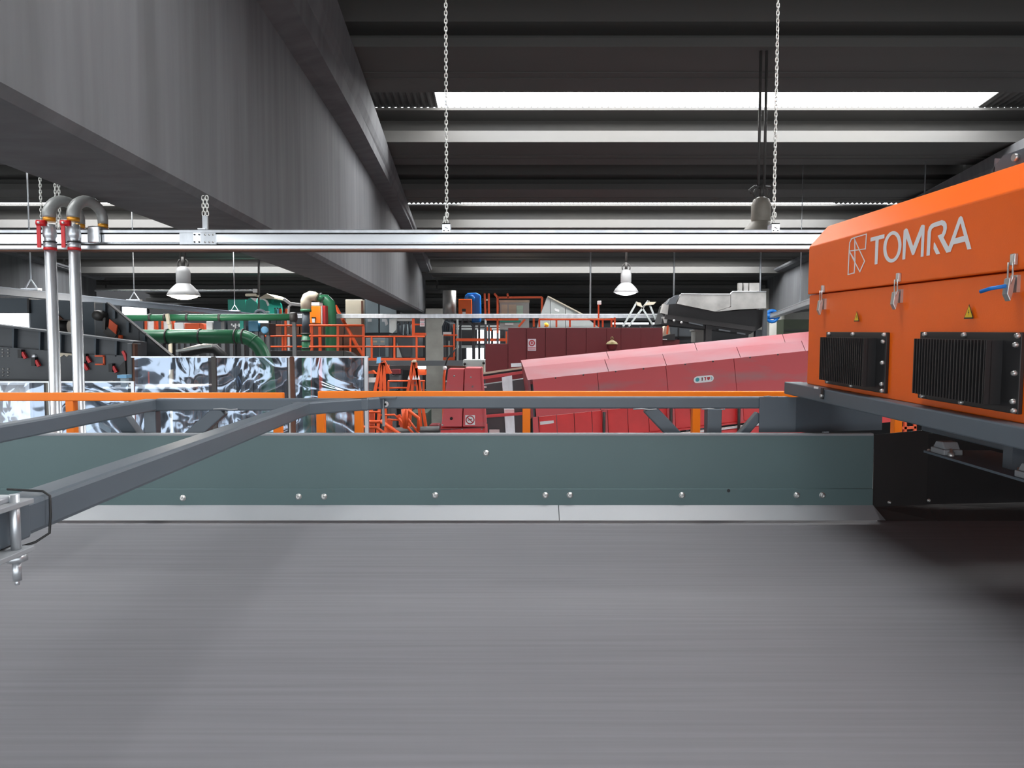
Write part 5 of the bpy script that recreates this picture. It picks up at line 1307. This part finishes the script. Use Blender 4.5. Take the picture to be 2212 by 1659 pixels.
# ---- trestle, strip lamps, black conveyor and steel hopper at the right
Y = 17.0
t = T('grey_trestle', P(1385, 705, Y), 'grey tube trestle above the right end of the dark red cabinets', 'trestle')
for a in ((1376, 652, 1346, 705), (1400, 650, 1358, 705), (1384, 660, 1410, 702), (1400, 650, 1416, 690)): pbar(MB(), a[:2], a[2:], Y, 0.04).build('tube', M['grey'], t)
ppoly(MB(), [(1374, 652), (1384, 654), (1388, 664), (1377, 660)], Y - 0.05, 0.05).build('cloth', M['beige'], t); ppoly(MB(), [(1390, 660), (1402, 652), (1418, 652), (1412, 658)], Y - 0.05, 0.05).build('cloth', M['beige'], t)
legs(t, (1347, 1409), 703, Y, 0.05)
for i, (a, b) in enumerate(((1322, 1346), (1349, 1363), (1366, 1401), (1409, 1421))):
    t = T('strip_lamp', P((a + b) / 2, 699, 18.5), ['glowing white strip lamp, leftmost of four above the dark red cabinets', 'glowing white strip lamp between the trestle legs', 'long glowing strip lamp right of the trestle', 'short glowing strip lamp next to the black conveyor'][i], 'lamp')
    pbox(MB(), a, 697, b, 700.5, 18.5, 0.06).build('tube', M['tube_on'], t); pbox(MB(), a, 700.5, b, 702.5, 18.48, 0.1).build('housing', M['dgrey'], t); legs(t, ((a + b) / 2,), 702, 18.5, 0.04)
Y = 16.0
t = T('black_conveyor', P(1560, 720, Y), 'black inclined conveyor under the steel hopper at the right', 'conveyor')
ppoly(MB(), [(1428, 700), (1440, 660), (1462, 640), (1545, 674), (1655, 668), (1655, 700), (1620, 722), (1560, 714), (1440, 702)], Y, 0.8).build('side_plate', M['black'], t)
ppoly(MB(), [(1429, 676), (1434, 656), (1445, 657), (1442, 680)], Y - 0.03, 0.2).build('end_plate', M['hopper'], t)
ppoly(MB(), [(1432, 684), (1443, 684), (1440, 698), (1435, 698)], Y - 0.05, 0.2).build('end_scraper', M['hopper'], t)
mb = MB(); mb.bar(P(1436, 684, Y - 0.06), P(1630, 711, Y - 0.06), 0.06, 0.10); mb.build('frame_rail', M['blackshade'], t)
for a, b, c, d in ((1488, 697, 1518, 703), (1553, 712, 1577, 716), (1592, 719, 1610, 722)): pbar(MB(), (a, b), (c, d), Y - 0.12, 0.03).build('idler', M['dgrey'], t)
for px, py in ((1456, 693), (1472, 697)): MB().lathe(P(px, py, Y - 0.1), [(0.03, 0), (0.02, 0.02), (0.0001, 0.02)], 8, axis=(0, -1, 0)).build('bolt', M['bolt'], t)
pbox(MB(), 1525, 700, 1537, 735, Y - 0.05, 0.15).build('support_post', M['blackshade'], t)
legs(t, (1531, 1640), 712, Y, 0.14)
t = T('steel_hopper', P(1560, 672, Y + 0.2), 'bare steel hopper box with slanted bottom on the black conveyor', 'hopper')
ppoly(MB(), [(1462, 656), (1471, 635), (1578, 635), (1578, 662), (1545, 673)], Y - 0.2, 0.14).build('front_sheet', M['hopper'], t)
ppoly(MB(), [(1579, 636), (1583, 630), (1655, 630), (1655, 666), (1600, 668), (1546, 673.5), (1579, 663)], Y - 0.2, 0.14).build('side_sheet', M['hopper'], t)
MB().tube([P(1471, 635, Y - 0.2), P(1577, 636, Y - 0.2), P(1582, 630, Y - 0.2), P(1655, 630, Y - 0.2)], 0.012, 6).build('rim', M['galv'], t)
ppoly(MB(), [(1440, 658), (1448, 645), (1460, 638), (1468, 636), (1460, 656)], Y - 0.2, 0.12).build('curved_cover', M['dgrey'], t)
for a, b in ((1596, 1603), (1607, 1616), (1619, 1640)): pbox(MB(), a, 611, b, 630, Y - 0.15, 0.1).build('inlet', M['hopper'], t)
legs(t, (1654,), 668, Y - 0.19, 0.08)
t = T('pale_disc', P(1640, 710, 23.0), 'pale curved plate standing left of the slim column', 'plate')
c = P(1655, 728, 23.0); MB().lathe(c, [(0.0001, 0.05), (0.55, 0.05), (0.55, 0), (0.0001, 0)], 32, axis=(0, -1, 0)).build('disc', M['concdark'], t); legs(t, (1652,), 728, 23.01, 0.1)
t = one('pale_block', M['concdark'], 'pale grey block under the black conveyor, left of its post', 'block', 1502, 714, 1523, 740, 17.0, 0.4)
pbox(MB(), 1501, 712, 1524, 715, 16.95, 0.5).build('cap', M['concdark'], t)
t = one('grey_wall_unit', M['dgrey'], 'mid grey upright unit below the conveyor beside the dark red cabinets', 'cabinet', 1450, 705, 1498, 740, 18.0, 0.4)
pbox(MB(), 1465, 707, 1467, 740, 17.97, 0.03).build('seam', M['black'], t); pbox(MB(), 1450, 727, 1498, 730, 17.95, 0.05).build('shelf', M['black'], t)
t = T('small_winch', P(1445, 722, 14.6), 'small winch with pale cloth and orange arm at the end of the dark red cabinets', 'winch')
ppoly(MB(), [(1430, 728), (1436, 704), (1446, 706), (1448, 722)], 14.6, 0.2).build('cloth', M['beige'], t)
mb = MB(); pbar(mb, (1441, 722), (1443, 703), 14.5, 0.03); mb.build('arm', M['orangefar'], t)
ppoly(MB(), [(1429, 735), (1430, 727), (1448, 722), (1458, 721), (1458, 735)], 14.55, 0.3).build('drum_cover', M['black'], t); pbox(MB(), 1430, 732, 1441, 734, 14.5, 0.03).build('label_strip', M['white'], t)
pbox(MB(), 1430, 734, 1468, 750, 14.6, 0.5).build('base', M['darkred'], t); legs(t, (1435, 1462), 750, 14.6, 0.08)
t = T('green_backdrop_panel', P(1715, 710, 19.0), 'dark green machine panel between the round column and the orange machine', 'machine')
pbox(MB(), 1693, 690, 1800, 745, 19.0, 0.5).build('panel', mat('dark_olive_paint', (58, 66, 50), 0.6), t); pbox(MB(), 1693, 712, 1800, 715, 18.95, 0.05).build('bar', M['black'], t); legs(t, (1700, 1790), 745, 19, 0.12)
t = T('orange_cage', P(1960, 930, 6.0), 'small orange mesh cage seen under the base of the orange machine', 'cage')
for a in ((1945, 905, 1945, 950), (1955, 907, 1955, 950), (1976, 905, 1976, 950), (1944, 908, 1978, 910), (1944, 925, 1978, 923)): pbar(MB(), a[:2], a[2:], 6.0, 0.02).build('bar', M['orangefar'], t)
legs(t, (1945, 1976), 948, 6.0, 0.03, M['orangefar'])
